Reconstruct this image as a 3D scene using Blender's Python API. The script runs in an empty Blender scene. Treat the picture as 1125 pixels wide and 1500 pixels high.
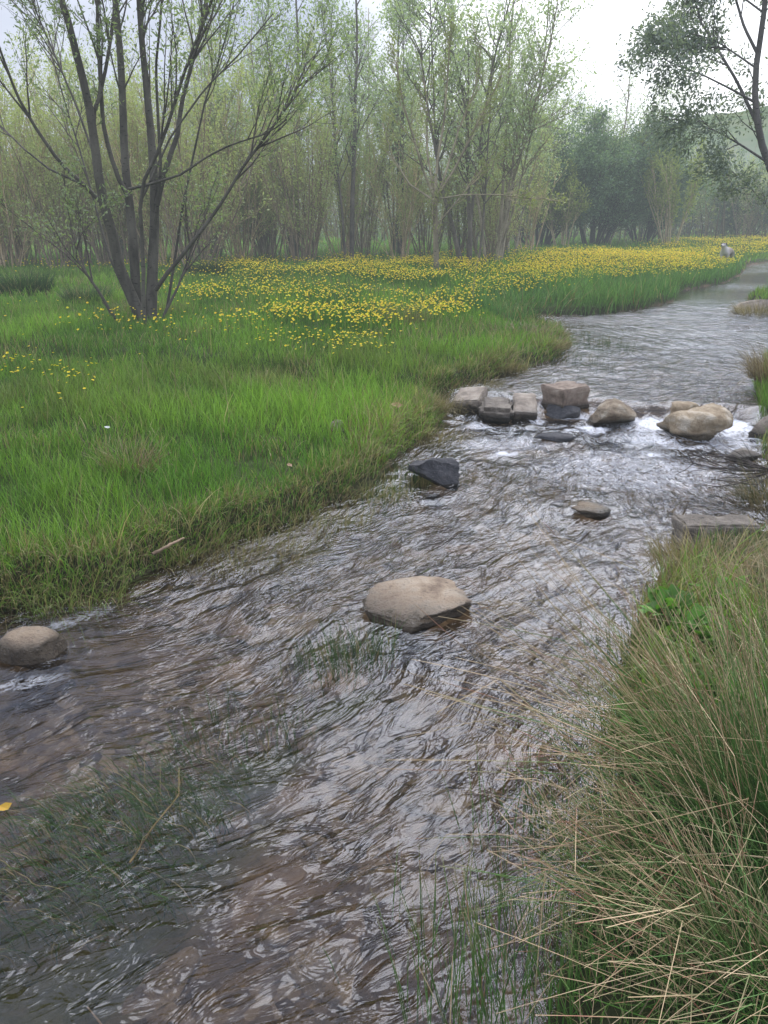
import bpy, math
import numpy as np
from mathutils import Vector, Matrix, Euler

R = math.radians
scene = bpy.context.scene
COL = scene.collection
rng = np.random.default_rng(7)

# ------------------------------------------------------------------ camera
CAM = np.array([0.0, 0.0, 1.8]); PITCH = R(21.0); F = 1133.0
FW = np.array([0, math.cos(PITCH), -math.sin(PITCH)])
UP = np.array([0, math.sin(PITCH), math.cos(PITCH)])
cd = bpy.data.cameras.new('camera'); cam = bpy.data.objects.new('camera', cd); COL.objects.link(cam)
cam.location = CAM; cam.rotation_euler = (R(90) - PITCH, 0, 0)
cd.sensor_fit = 'VERTICAL'; cd.sensor_height = 36.0; cd.lens = 36.0 * F / 1500.0
cd.clip_start = 0.05; cd.clip_end = 3000
scene.camera = cam

def ray(px, py):
    return FW + np.array([1., 0, 0]) * (px - 562.5) / F + UP * (750 - py) / F
def G(px, py, z=0.0):
    d = ray(px, py); t = (z - CAM[2]) / d[2]
    return CAM + d * t
def at(px, py, Y):
    d = ray(px, py); return CAM + d * (Y / d[1])
def pxs(Y_point):
    return float(np.dot(np.asarray(Y_point) - CAM, FW)) / F     # metres per photo pixel at that point
def project(P):
    q = P - CAM; dep = q @ FW
    return np.stack([562.5 + F * q[:, 0] / dep, 750 - F * (q @ UP) / dep], 1)

# ------------------------------------------------------------------ noise
def _h(ix, iy, s):
    n = (ix.astype(np.int64) * 374761393 + iy.astype(np.int64) * 668265263 + s * 1274126177) & 0x7fffffff
    n = ((n ^ (n >> 13)) * 1274126177) & 0x7fffffff
    return ((n ^ (n >> 16)) & 0xffff) / 65535.0
def vn(x, y, s=0):
    x = np.asarray(x, float); y = np.asarray(y, float)
    ix = np.floor(x).astype(np.int64); iy = np.floor(y).astype(np.int64)
    fx = x - ix; fy = y - iy
    fx = fx * fx * fx * (fx * (fx * 6 - 15) + 10); fy = fy * fy * fy * (fy * (fy * 6 - 15) + 10)
    a = _h(ix, iy, s); b = _h(ix + 1, iy, s); c = _h(ix, iy + 1, s); d = _h(ix + 1, iy + 1, s)
    return (a * (1 - fx) + b * fx) * (1 - fy) + (c * (1 - fx) + d * fx) * fy
def fbm(x, y, s=0, o=4):
    v = 0; a = .5; f = 1.0
    for k in range(o):
        v = v + a * (vn(x * f + 17.3 * k, y * f - 9.1 * k, s + k) - .5); a *= .5; f *= 2.03
    return v * 2
def ss(a, b, x):
    t = np.clip((x - a) / (b - a), 0, 1); return t * t * (3 - 2 * t)

# ------------------------------------------------------------------ objects
def tag(o, label=None, cat=None, group=None, kind=None):
    if label: o['label'] = label
    if cat: o['category'] = cat
    if group: o['group'] = group
    if kind: o['kind'] = kind
    return o
def link(name, me, mat=None, parent=None, loc=None):
    o = bpy.data.objects.new(name, me); COL.objects.link(o)
    if mat is not None and me is not None and not me.materials: me.materials.append(mat)
    if parent: o.parent = parent
    if loc is not None: o.location = loc
    return o
def thing(name, label, cat, loc=(0, 0, 0), rz=0, group=None, sc=1.0):
    o = bpy.data.objects.new(name, None); COL.objects.link(o); o.empty_display_size = .2
    o.location = loc; o.rotation_euler = (0, 0, rz); o.scale = (sc, sc, sc) if np.isscalar(sc) else sc
    return tag(o, label, cat, group)
def mk(name, V, faces, col=None, smooth=False, extra=None):
    """faces: list of int arrays (n,k)."""
    me = bpy.data.meshes.new(name)
    V = np.asarray(V, np.float32).reshape(-1, 3)
    me.vertices.add(len(V)); me.vertices.foreach_set('co', V.ravel())
    loops = np.concatenate([f.ravel() for f in faces]).astype(np.int32)
    tot = np.concatenate([np.full(len(f), f.shape[1], np.int32) for f in faces])
    st = np.concatenate([[0], np.cumsum(tot)[:-1]]).astype(np.int32)
    me.loops.add(len(loops)); me.loops.foreach_set('vertex_index', loops)
    me.polygons.add(len(tot)); me.polygons.foreach_set('loop_start', st)
    me.polygons.foreach_set('loop_total', tot)
    me.polygons.foreach_set('use_smooth', np.full(len(tot), smooth, bool))
    if col is not None:
        a = me.attributes.new('tint', 'FLOAT_COLOR', 'POINT')
        c = np.ones((len(V), 4), np.float32); c[:, :3] = col
        a.data.foreach_set('color', c.ravel())
    for k, v in (extra or {}).items():
        a = me.attributes.new(k, 'FLOAT_VECTOR' if v.ndim == 2 else 'FLOAT', 'POINT')
        a.data.foreach_set('vector' if v.ndim == 2 else 'value', v.astype(np.float32).ravel())
    me.update(calc_edges=True); me.validate()
    return me

class Acc:
    def __init__(s): s.V = []; s.F = {}; s.C = []; s.n = 0
    def add(s, V, faces, C):
        V = V.reshape(-1, 3); C = np.broadcast_to(C, V.shape) if np.ndim(C) < 2 or np.shape(C) != V.shape else C
        s.V.append(V); s.C.append(C)
        for f in faces:
            if len(f): s.F.setdefault(f.shape[1], []).append(f + s.n)
        s.n += len(V)
    def mesh(s, name, smooth=False):
        return mk(name, np.concatenate(s.V), [np.concatenate(v) for v in s.F.values()], np.concatenate(s.C), smooth)

def norm(a): return a / (np.linalg.norm(a, axis=-1, keepdims=True) + 1e-9)

def tubes(P, Rd, sides=3, cap=True):
    """P (N,K,3), Rd (N,K)"""
    N, K, _ = P.shape
    T = norm(np.gradient(P, axis=1))
    ref = np.zeros((N, 1, 3)); mean = np.abs(norm(P[:, -1] - P[:, 0]))
    ax = np.argmin(mean, axis=1); ref[np.arange(N), 0, ax] = 1
    U = norm(np.cross(T, np.broadcast_to(ref, T.shape))); W = np.cross(T, U)
    a = np.arange(sides) / sides * 2 * math.pi
    V = P[:, :, None] + Rd[:, :, None, None] * (np.cos(a)[None, None, :, None] * U[:, :, None] + np.sin(a)[None, None, :, None] * W[:, :, None])
    base = (np.arange(N) * K * sides)[:, None, None]
    k = np.arange(K - 1)[None, :, None] * sides; j = np.arange(sides)[None, None, :]; j2 = (j + 1) % sides
    q = np.stack([base + k + j, base + k + j2, base + k + sides + j2, base + k + sides + j], -1).reshape(-1, 4)
    fs = [q]
    if cap: fs.append((base[:, 0] + (K - 1) * sides + np.arange(sides)[None]).reshape(N, sides))
    return V.reshape(-1, 3), fs

def blades(P, H, W, az, lean, bend, K=3, face=None):
    """grass blades: flat tapered strips. returns V, faces, t (0 root..1 tip)"""
    N = len(P)
    t = np.linspace(0, 1, K + 1)
    ld = np.stack([np.cos(az), np.sin(az), 0 * az], 1)
    ang = lean[:, None] + bend[:, None] * t[None]**1.3
    ds = H[:, None] / K
    hor = np.concatenate([np.zeros((N, 1)), np.cumsum(np.sin((ang[:, 1:] + ang[:, :-1]) / 2) * ds, 1)], 1)
    ver = np.concatenate([np.zeros((N, 1)), np.cumsum(np.cos((ang[:, 1:] + ang[:, :-1]) / 2) * ds, 1)], 1)
    C = P[:, None] + ld[:, None] * hor[..., None]; C[..., 2] += ver
    fa = rng.uniform(0, math.pi, N) if face is None else face
    side = np.stack([np.cos(fa), np.sin(fa), 0 * fa], 1)[:, None]
    w = (W[:, None] * (1 - t[None]**1.6) * .5)[..., None]
    V = np.zeros((N, 2 * K + 1, 3)); V[:, 0:2 * K:2] = (C - side * w)[:, :K]; V[:, 1:2 * K:2] = (C + side * w)[:, :K]; V[:, 2 * K] = C[:, K]
    b = (np.arange(N) * (2 * K + 1))[:, None]
    q = np.concatenate([b + np.array([[2 * i, 2 * i + 1, 2 * i + 3, 2 * i + 2]]) for i in range(K - 1)], 0)
    tr = b + np.array([[2 * K - 2, 2 * K - 1, 2 * K]])
    tt = np.concatenate([np.repeat(t[:K], 2), [1.0]])
    return V.reshape(-1, 3), [q, tr], np.tile(tt, N)

def inpoly(x, y, poly):
    poly = np.asarray(poly); n = len(poly); r = np.zeros(np.shape(x), bool); j = n - 1
    for i in range(n):
        xi, yi = poly[i]; xj, yj = poly[j]
        c = ((yi > y) != (yj > y)) & (x < (xj - xi) * (y - yi) / ((yj - yi) + 1e-12) + xi)
        r ^= c; j = i
    return r
def dist_line(x, y, pts, closed=False):
    pts = np.asarray(pts); d = np.full(np.shape(x), 1e9); n = len(pts)
    for i in range(n if closed else n - 1):
        a = pts[i]; b = pts[(i + 1) % n]; ab = b - a
        t = np.clip(((x - a[0]) * ab[0] + (y - a[1]) * ab[1]) / (ab @ ab + 1e-12), 0, 1)
        d = np.minimum(d, np.hypot(x - a[0] - t * ab[0], y - a[1] - t * ab[1]))
    return d

# ------------------------------------------------------------------ materials
def mat(name):
    m = bpy.data.materials.new(name); m.use_nodes = True
    nt = m.node_tree; nt.nodes.clear()
    o = nt.nodes.new('ShaderNodeOutputMaterial')
    return m, nt, o
def N(nt, t, ins=None, **kw):
    n = nt.nodes.new('ShaderNode' + t)
    for k, v in kw.items(): setattr(n, k, v)
    for k, v in (ins or {}).items():
        s = n.inputs[k]
        if isinstance(v, bpy.types.NodeSocket): nt.links.new(v, s)
        else: s.default_value = v
    return n
def ramp(nt, fac, stops):
    n = nt.nodes.new('ShaderNodeValToRGB'); e = n.color_ramp.elements
    while len(e) < len(stops): e.new(.5)
    for i, (p, c) in enumerate(stops):
        e[i].position = p; e[i].color = (*c, 1) if len(c) == 3 else c
    nt.links.new(fac, n.inputs[0]); return n.outputs[0]
def mixc(nt, fac, a, b, mode='MIX'):
    n = nt.nodes.new('ShaderNodeMix'); n.data_type = 'RGBA'; n.blend_type = mode
    for s, v in ((n.inputs[0], fac), (n.inputs[6], a), (n.inputs[7], b)):
        if isinstance(v, bpy.types.NodeSocket): nt.links.new(v, s)
        else: s.default_value = v if np.isscalar(v) else (*v, 1)
    return n.outputs[2]

def leafmat(name, trans=.35, rough=.55, noise=.25):
    m, nt, o = mat(name)
    a = N(nt, 'Attribute', attribute_name='tint')
    d = N(nt, 'BsdfPrincipled', {'Base Color': a.outputs[0], 'Roughness': rough})
    d.inputs['Specular IOR Level'].default_value = .3
    tc = mixc(nt, 1.0, a.outputs[0], (1.15, 1.25, .6), 'MULTIPLY')
    t = N(nt, 'BsdfTranslucent', {'Color': tc})
    mx = N(nt, 'MixShader', {0: trans, 1: d.outputs[0], 2: t.outputs[0]})
    nt.links.new(mx.outputs[0], o.inputs[0]); return m
M = {}
M['grass'] = leafmat('grass_blade', .3)
M['leaf'] = leafmat('willow_leaf', .4)
M['petal'] = leafmat('petal', .35, .5)
M['rush'] = leafmat('rush_stem', .12, .5)

def barkmat(name, dark, light, scale=6):
    m, nt, o = mat(name)
    tc = N(nt, 'TexCoord'); mp = N(nt, 'Mapping', {'Vector': tc.outputs['Object'], 'Scale': (1, 1, .35)})
    n1 = N(nt, 'TexNoise', {'Vector': mp.outputs[0], 'Scale': scale, 'Detail': 8.0, 'Roughness': .65})
    mp2 = N(nt, 'Mapping', {'Vector': tc.outputs['Object'], 'Scale': (1, 1, 3.)})
    n2 = N(nt, 'TexNoise', {'Vector': mp2.outputs[0], 'Scale': scale * 3, 'Detail': 4.0})
    c = ramp(nt, n1.outputs[0], [(.3, dark), (.62, light), (.8, tuple(v * 1.35 for v in light))])
    f = N(nt, 'MapRange', {0: n2.outputs[0], 1: .6, 2: .7})
    c = mixc(nt, f.outputs[0], c, tuple(v * .5 for v in dark))
    a = N(nt, 'Attribute', attribute_name='tint')
    c = mixc(nt, 1.0, c, a.outputs[0], 'MULTIPLY')
    b = N(nt, 'Bump', {'Height': n1.outputs[0], 'Strength': .6, 'Distance': .02})
    d = N(nt, 'BsdfPrincipled', {'Base Color': c, 'Roughness': .85, 'Normal': b.outputs[0]})
    d.inputs['Specular IOR Level'].default_value = .25
    nt.links.new(d.outputs[0], o.inputs[0]); return m
M['bark'] = barkmat('grey_bark', (.05, .042, .036), (.19, .17, .15), 5)
M['barkpale'] = barkmat('pale_bark', (.10, .085, .065), (.34, .30, .235), 4)

def rockmat(name, c1, c2, c3, scale=7, bump=.5, wet=.10, spots=(.03, .03, .03)):
    m, nt, o = mat(name)
    g = N(nt, 'NewGeometry'); tc = N(nt, 'TexCoord'); P = tc.outputs['Object']
    n1 = N(nt, 'TexNoise', {'Vector': P, 'Scale': scale, 'Detail': 10.0, 'Roughness': .62})
    n2 = N(nt, 'TexNoise', {'Vector': P, 'Scale': scale * 9, 'Detail': 6.0, 'Roughness': .7})
    n3 = N(nt, 'TexVoronoi', {'Vector': P, 'Scale': scale * 5})
    c = ramp(nt, n1.outputs[0], [(.3, c1), (.5, c2), (.68, c3)])
    f = N(nt, 'MapRange', {0: n2.outputs[0], 1: .56, 2: .68, 3: 0.0, 4: .75})
    c = mixc(nt, f.outputs[0], c, spots)
    sx = N(nt, 'SeparateXYZ', {0: g.outputs['Position']})
    nz = N(nt, 'Math', {0: n1.outputs[0], 1: .09}, operation='MULTIPLY')
    zz = N(nt, 'Math', {0: sx.outputs[2], 1: nz.outputs[0]}, operation='SUBTRACT')
    w = N(nt, 'MapRange', {0: zz.outputs[0], 1: wet - .045 - .02, 2: wet - .025, 3: 1.0, 4: 0.0})
    wetc = mixc(nt, 1.0, c, (.20, .19, .17), 'MULTIPLY')
    c = mixc(nt, w.outputs[0], c, wetc)
    rr = N(nt, 'MapRange', {0: w.outputs[0], 3: .85, 4: .25})
    h = N(nt, 'Math', {0: n1.outputs[0], 1: n2.outputs[0]}, operation='ADD')
    b = N(nt, 'Bump', {'Height': h.outputs[0], 'Strength': bump, 'Distance': .03})
    d = N(nt, 'BsdfPrincipled', {'Base Color': c, 'Roughness': rr.outputs[0], 'Normal': b.outputs[0]})
    nt.links.new(d.outputs[0], o.inputs[0]); return m

# ------------------------------------------------------------------ the stream's plan
L_px = [(-500, 985), (-200, 945), (-60, 915), (0, 893), (60, 874), (170, 862), (215, 838), (290, 806), (400, 772), (500, 730), (548, 705),
        (570, 680), (592, 655), (622, 640), (640, 622), (650, 606), (640, 594), (665, 585), (700, 574), (745, 560), (798, 545), (838, 520),
        (822, 503), (790, 490), (742, 478), (780, 472), (860, 471), (930, 464), (984, 450), (992, 434), (1060, 421), (1084, 407),
        (1092, 394), (1125, 387), (1500, 380)]
R_px = [(1500, 398), (1290, 412), (1180, 427), (1098, 441), (1094, 450), (1130, 462), (1140, 500), (1122, 540), (1108, 580), (1118, 620),
        (1118, 655), (1135, 700), (1160, 745), (1150, 785), (1120, 795), (1015, 806), (985, 830), (945, 885), (925, 950), (915, 1010), (900, 1080),
        (890, 1150), (880, 1240), (850, 1340), (800, 1500)]
LB = [G(*p)[:2] for p in L_px]; RB = [G(*p)[:2] for p in R_px] + [np.array(p) for p in ((.25, .7), (.0, .1), (-.8, -.7), (-3, -1.6), (-9, -2.5))]
LB = [np.array((-9, 1.2))] + LB
POLY = np.array(LB + RB)
LBp = np.array(LB)
W1 = G(660, 592)[:2]; W2 = G(1150, 622)[:2]
Wn = np.array([-(W2 - W1)[1], (W2 - W1)[0]]); Wn /= np.linalg.norm(Wn)      # points upstream (+y)
def sdist(x, y):
    d = dist_line(x, y, POLY, True); return np.where(inpoly(x, y, POLY), -d, d)
def wlev(x, y):
    u = (x - W1[0]) * Wn[0] + (y - W1[1]) * Wn[1]
    return .12 * ss(-.20, .20, u + .16 * fbm(x * 2.4, y * 2.4, 66, 3))
def ground(x, y, d=None):
    x = np.asarray(x, float); y = np.asarray(y, float)
    if d is None: d = sdist(x, y)
    dd = d + .05 * fbm(x * 2.2, y * 2.2, 5)
    out = -.0 + .15 * ss(-.05, .13, dd) + .12 * ss(.1, 3.0, dd)
    ins = -.05 - .15 * ss(0, .8, -dd)
    z = np.where(dd > -.05, out - .03, ins + .02 * ss(-.1, -.05, dd) - .0)
    z = z + .03 * fbm(x * .9, y * .9, 9) * ss(-.2, .6, dd) + .022 * fbm(x * 3.1, y * 3.1, 3) + .02 * fbm(x * 7, y * 7, 13, 2)
    z = z + .15 * fbm(x * .12, y * .12, 21, 2) * ss(2, 14, d)
    far = ss(9, 30, y) * .10
    return z + wlev(x, y) * ss(14, 3, np.abs(x) * .3) + far * ss(1, 6, d)

def grid(xs, ys):
    X, Y = np.meshgrid(xs, ys); ny, nx = X.shape
    i = np.arange(ny - 1)[:, None] * nx + np.arange(nx - 1)[None]
    q = np.stack([i, i + 1, i + nx + 1, i + nx], -1).reshape(-1, 4)
    return X.ravel(), Y.ravel(), q
def spaced(a, b, step, grow, far):
    v = [a]
    while v[-1] < b: v.append(v[-1] + step)
    s = step
    while v[-1] < far: s *= grow; v.append(v[-1] + s)
    return np.array(v)
xs = spaced(0, 4.5, .035, 1.045, 700); xs = np.concatenate([-xs[:0:-1], xs])
ys = spaced(.2, 9, .035, 1.03, 700); yb = -spaced(-.165, .3, .1, 1.25, 60)[::-1]
ys = np.concatenate([yb, ys])
X, Y, q = grid(xs, ys)
SD = sdist(X, Y)
Z = ground(X, Y, SD)

# ground material
m, nt, o = mat('meadow_earth')
g = N(nt, 'NewGeometry'); P = g.outputs['Position']
sd = N(nt, 'Attribute', attribute_name='bank')
n1 = N(nt, 'TexNoise', {'Vector': P, 'Scale': 1.4, 'Detail': 6.0, 'Roughness': .6})
n2 = N(nt, 'TexNoise', {'Vector': P, 'Scale': 28., 'Detail': 6.0, 'Roughness': .7})
soil = ramp(nt, n2.outputs[0], [(.3, (.018, .028, .008)), (.55, (.045, .065, .018)), (.75, (.06, .08, .025))])
far = ramp(nt, n1.outputs[0], [(.35, (.035, .075, .016)), (.6, (.06, .10, .025)), (.75, (.10, .10, .04))])
sy = N(nt, 'SeparateXYZ', {0: P}); fy = N(nt, 'MapRange', {0: sy.outputs[1], 1: 8.0, 2: 20.0})
land = mixc(nt, fy.outputs[0], soil, far)
# stream bed: cobbles, silt and weed streaks along the flow
fl = N(nt, 'Attribute', attribute_name='flow')
fm = N(nt, 'Mapping', {'Vector': fl.outputs['Vector'], 'Scale': (6.0, 1.6, 1)})
b1 = N(nt, 'TexNoise', {'Vector': fm.outputs[0], 'Scale': 1.6, 'Detail': 8.0, 'Roughness': .68, 'Distortion': .9})
b2 = N(nt, 'TexNoise', {'Vector': P, 'Scale': 2.2, 'Detail': 4.0, 'Distortion': .4})
vo = N(nt, 'TexVoronoi', {'Vector': P, 'Scale': 7.5, 'Randomness': 1.0})
vs = N(nt, 'TexVoronoi', {'Vector': P, 'Scale': 26., 'Randomness': 1.0})
bed = ramp(nt, b1.outputs[0], [(.34, (.022, .016, .010)), (.47, (.062, .043, .026)), (.58, (.13, .09, .052)), (.72, (.25, .18, .11))])
cob = ramp(nt, vo.outputs['Color'], [(.2, (.03, .024, .018)), (.5, (.13, .09, .055)), (.8, (.22, .16, .11))])
peb = ramp(nt, vs.outputs['Color'], [(.2, (.03, .025, .02)), (.6, (.12, .09, .06)), (.9, (.25, .20, .15))])
pf = N(nt, 'MapRange', {0: b2.outputs[0], 1: .35, 2: .6, 3: .65, 4: .15}); bed = mixc(nt, pf.outputs[0], bed, peb)
fc = N(nt, 'MapRange', {0: b2.outputs[0], 1: .48, 2: .62, 3: 0.0, 4: .75})
bed = mixc(nt, fc.outputs[0], bed, cob)
wd = N(nt, 'Attribute', attribute_name='weed')
wm = N(nt, 'Math', {0: wd.outputs['Fac'], 1: b1.outputs[0]}, operation='MULTIPLY')
wf = N(nt, 'MapRange', {0: wm.outputs[0], 1: .15, 2: .5, 3: 0.0, 4: .8})
bed = mixc(nt, wf.outputs[0], bed, (.06, .07, .022))
me_ = N(nt, 'MapRange', {0: sd.outputs['Fac'], 1: .12, 2: .3}); land = mixc(nt, me_.outputs[0], (.030, .034, .014), land)
f = N(nt, 'MapRange', {0: sd.outputs['Fac'], 1: -.06, 2: .03})
c = mixc(nt, f.outputs[0], bed, land)
hb = N(nt, 'Math', {0: n2.outputs[0], 1: vo.outputs['Distance']}, operation='SUBTRACT')
b = N(nt, 'Bump', {'Height': hb.outputs[0], 'Strength': .7, 'Distance': .04})
d = N(nt, 'BsdfPrincipled', {'Base Color': c, 'Roughness': .9, 'Normal': b.outputs[0], 'Specular IOR Level': .08})
nt.links.new(d.outputs[0], o.inputs[0]); M['earth'] = m

DL = dist_line(X, Y, LBp)
fdir = np.array([.56, .83])
flow = np.stack([DL, X * fdir[0] + Y * fdir[1], 0 * X], 1)
def blob(px, py, rx, ry, ang=0):
    """weight of an elliptical patch on the water given by its centre and radii in metres"""
    c = G(px, py); return (c[0], c[1], rx, ry, R(ang))
def patches(X, Y, bl):
    w = np.zeros(len(X))
    for cx, cy, rx, ry, a in bl:
        u = (X - cx) * math.cos(a) + (Y - cy) * math.sin(a); v = -(X - cx) * math.sin(a) + (Y - cy) * math.cos(a)
        w = np.maximum(w, ss(1.3, .3, np.hypot(u / rx, v / ry)))
    return w
WEED = [blob(150, 1250, .75, .28, 40), blob(60, 1350, .6, .35, 40), blob(330, 1090, .5, .16, 40), blob(500, 980, .28, .1, 40), blob(600, 690, .9, .2, 55),
        blob(860, 510, .7, .4, 30), blob(1000, 440, 2.5, 1.2, 20)]
weed = patches(X, Y, WEED)
me = mk('ground', np.stack([X, Y, Z], 1), [q], smooth=True, extra={'bank': SD, 'flow': flow, 'weed': weed})
tag(link('ground', me, M['earth']), kind='structure')

# ------------------------------------------------------------------ water
m, nt, o = mat('stream_water')
fl = N(nt, 'Attribute', attribute_name='flow'); fo = N(nt, 'Attribute', attribute_name='foam'); ca = N(nt, 'Attribute', attribute_name='calm')
g = N(nt, 'NewGeometry')
def flown(sx, sy, sc, det, dist, rough=.6):
    mp = N(nt, 'Mapping', {'Vector': fl.outputs['Vector'], 'Scale': (sx, sy, 1)})
    return N(nt, 'TexNoise', {'Vector': mp.outputs[0], 'Scale': sc, 'Detail': det, 'Distortion': dist, 'Roughness': rough}).outputs[0]
a1 = flown(9.5, 3.4, 1, 3.0, 1.2, .5); a2 = flown(22, 8, 1, 2.0, 1.3, .5); a3 = flown(3.2, 1.6, 1, 2.0, 1.0); a4 = flown(1.6, .9, 1, 2.0, .6)
c1 = N(nt, 'Math', {0: a1, 1: .5}, operation='SUBTRACT'); c2 = N(nt, 'Math', {0: c1.outputs[0]}, operation='ABSOLUTE')
c3 = N(nt, 'Math', {0: c2.outputs[0], 1: -1.3}, operation='MULTIPLY'); a3w = N(nt, 'Math', {0: a3, 1: 1.5, 2: c3.outputs[0]}, operation='MULTIPLY_ADD')
d1 = N(nt, 'Math', {0: a2, 1: .5}, operation='SUBTRACT'); d2 = N(nt, 'Math', {0: d1.outputs[0]}, operation='ABSOLUTE'); a2 = N(nt, 'Math', {0: d2.outputs[0], 1: -1.2}, operation='MULTIPLY').outputs[0]
k1 = N(nt, 'Math', {0: a1, 1: a3w.outputs[0]}, operation='ADD')
k2 = N(nt, 'Math', {0: a2, 1: .42}, operation='MULTIPLY')
k3 = N(nt, 'Math', {0: k1.outputs[0], 1: k2.outputs[0]}, operation='ADD')
bs = N(nt, 'MapRange', {0: ca.outputs['Fac'], 3: .9, 4: .03})
rf = N(nt, 'MapRange', {0: a4, 1: .38, 2: .62, 3: .5, 4: 1.0})
bs = N(nt, 'Math', {0: bs.outputs[0], 1: rf.outputs[0]}, operation='MULTIPLY')
bmp = N(nt, 'Bump', {'Height': k3.outputs[0], 'Strength': bs.outputs[0], 'Distance': .043})
fr = N(nt, 'Fresnel', {'IOR': 1.36, 'Normal': bmp.outputs[0]})
fr2 = N(nt, 'MapRange', {0: fr.outputs[0], 1: 0.0, 2: 1.0, 3: .02, 4: 1.0})
tr = N(nt, 'BsdfTransparent', {'Color': (.92, .85, .73, 1)})
gl = N(nt, 'BsdfGlossy', {'Color': (.68, .72, .80, 1), 'Roughness': .11, 'Normal': bmp.outputs[0]})
mx = N(nt, 'MixShader', {0: fr2.outputs[0], 1: tr.outputs[0], 2: gl.outputs[0]})
fn = flown(9, 6, 1, 7.0, 2.2, .72)
f1 = N(nt, 'Math', {0: fn, 1: .5}, operation='SUBTRACT'); f2 = N(nt, 'Math', {0: f1.outputs[0]}, operation='ABSOLUTE'); f3 = N(nt, 'Math', {0: f2.outputs[0], 1: -3.2, 2: .45}, operation='MULTIPLY_ADD')
fa = N(nt, 'Math', {0: fo.outputs['Fac'], 1: f3.outputs[0]}, operation='ADD')
ff = N(nt, 'MapRange', {0: fa.outputs[0], 1: .84, 2: 1.28, 3: 0.0, 4: .85})
fd = N(nt, 'BsdfDiffuse', {'Color': (.72, .73, .76, 1), 'Normal': bmp.outputs[0]})
mx2 = N(nt, 'MixShader', {0: ff.outputs[0], 1: mx.outputs[0], 2: fd.outputs[0]})
nt.links.new(mx2.outputs[0], o.inputs[0]); M['water'] = m

xs = spaced(0, 4.2, .022, 1.05, 60); xs = np.concatenate([-xs[:0:-1], xs])
ys = spaced(.3, 9.5, .022, 1.03, 45); yb = -spaced(-.28, .2, .08, 1.3, 8)[::-1]
X, Y, q = grid(xs, np.concatenate([yb, ys]))
sdw = sdist(X, Y)
keep = sdw < .35
qk = keep[q].all(1); q = q[qk]; used = np.unique(q); remap = -np.ones(len(X), int); remap[used] = np.arange(len(used))
q = remap[q]; X = X[used]; Y = Y[used]; sdw = sdw[used]
DL = dist_line(X, Y, LBp); al = X * fdir[0] + Y * fdir[1]
u = (X - W1[0]) * Wn[0] + (Y - W1[1]) * Wn[1]
rip = .014 * fbm(DL * 4, al * 2.4, 31, 3) + .010 * fbm(DL * 10, al * 6, 37, 2) + .006 * fbm(DL * 2, al * 1.2, 41, 2)
rap = ss(-2.2, -.2, u) * ss(.15, -.15, u)
calm = ss(.3, 1.2, u) * .12 + .35 * ss(15., 17.5, Y) + .3 * ss(-.25, -.05, sdw)
calm = np.clip(calm, 0, 1)
CV = [blob(1060, 440, 4.5, 2.6, 0), blob(1160, 415, 7, 3.5, 0)]
calm = np.clip(np.maximum(calm, 1.0 * patches(X, Y, CV)), 0, 1)
Zw = wlev(X, Y) + rip * (1 - .96 * calm) * (1 + 1.3 * rap) + .02 * rap * fbm(X * 6, Y * 6, 51, 2)
# glassy tongues where the water slides between the stones
for (px, py, w) in ((955, 600, .17), (862, 596, .10), (1085, 606, .16)):
    c = G(px, py); k = np.exp(-(((X - c[0]) / w)**2 + ((Y - c[1]) / .35)**2)); Zw -= .02 * k
# humps of water against the emergent stones, and troughs behind them
STONE_UP = [(600, 905, .28), (52, 955, .2), (640, 700, .18), (870, 748, .14)]
for (px, py, w) in STONE_UP:
    c = G(px, py); dx = (X - c[0]); dy = (Y - c[1]); rr = np.hypot(dx, dy * 1.3)
    Zw += .012 * np.exp(-((rr - w * 1.2) / .05)**2) * np.sin(rr * 90) * .5
FOAM = [blob(865, 632, .38, .12, 0), blob(815, 625, .2, .12), blob(965, 640, .28, .3), blob(990, 690, .42, .3, 20), blob(1060, 655, .35, .22), blob(940, 665, .3, .2), blob(1085, 640, .2, .2),
        blob(1000, 655, .4, .12), blob(700, 625, .4, .15, 0), blob(740, 665, .3, .12, 30)]
FM = patches(X, Y, FOAM) * np.where(np.arange(len(X)) >= 0, 1.0, 1)
FM2 = patches(X, Y, [blob(930, 690, 1.3, .9, 0), blob(740, 650, .8, .4)]) * .66 + patches(X, Y, [blob(120, 905, .35, .12, 45), blob(40, 1000, .3, .1, 20), blob(980, 470, 2.2, .3, 10)]) * .62
lanes = patches(X, Y, [blob(955, 625, .30, 1.2), blob(862, 620, .26, .8), blob(1085, 630, .30, .9), blob(790, 620, .14, .6)])
band = ss(-1.5, -.12, u) * ss(.06, -.06, u) * lanes * (.75 + .9 * fbm(X * 4, Y * 4, 67, 3))
broad = ss(-2.4, -.5, u) * ss(.0, -.3, u) * ss(G(700, 620)[0], G(900, 620)[0], X) * (.52 + .55 * fbm(X * 2.2, Y * 2.2, 68, 3))
foam = np.clip(np.maximum(np.maximum(FM * .62 * (1 + .6 * fbm(X * 5, Y * 5, 69, 3)), FM2 * .9), np.maximum(band * 1.05, broad)), 0, 1.05)
Zw = np.where(sdw > .1, Zw - .02, Zw)
me = mk('stream_water', np.stack([X, Y, Zw], 1), [q], smooth=True,
        extra={'flow': np.stack([DL, al, 0 * al], 1), 'foam': foam, 'calm': calm})
tag(link('water', me, M['water']), kind='structure')

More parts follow.
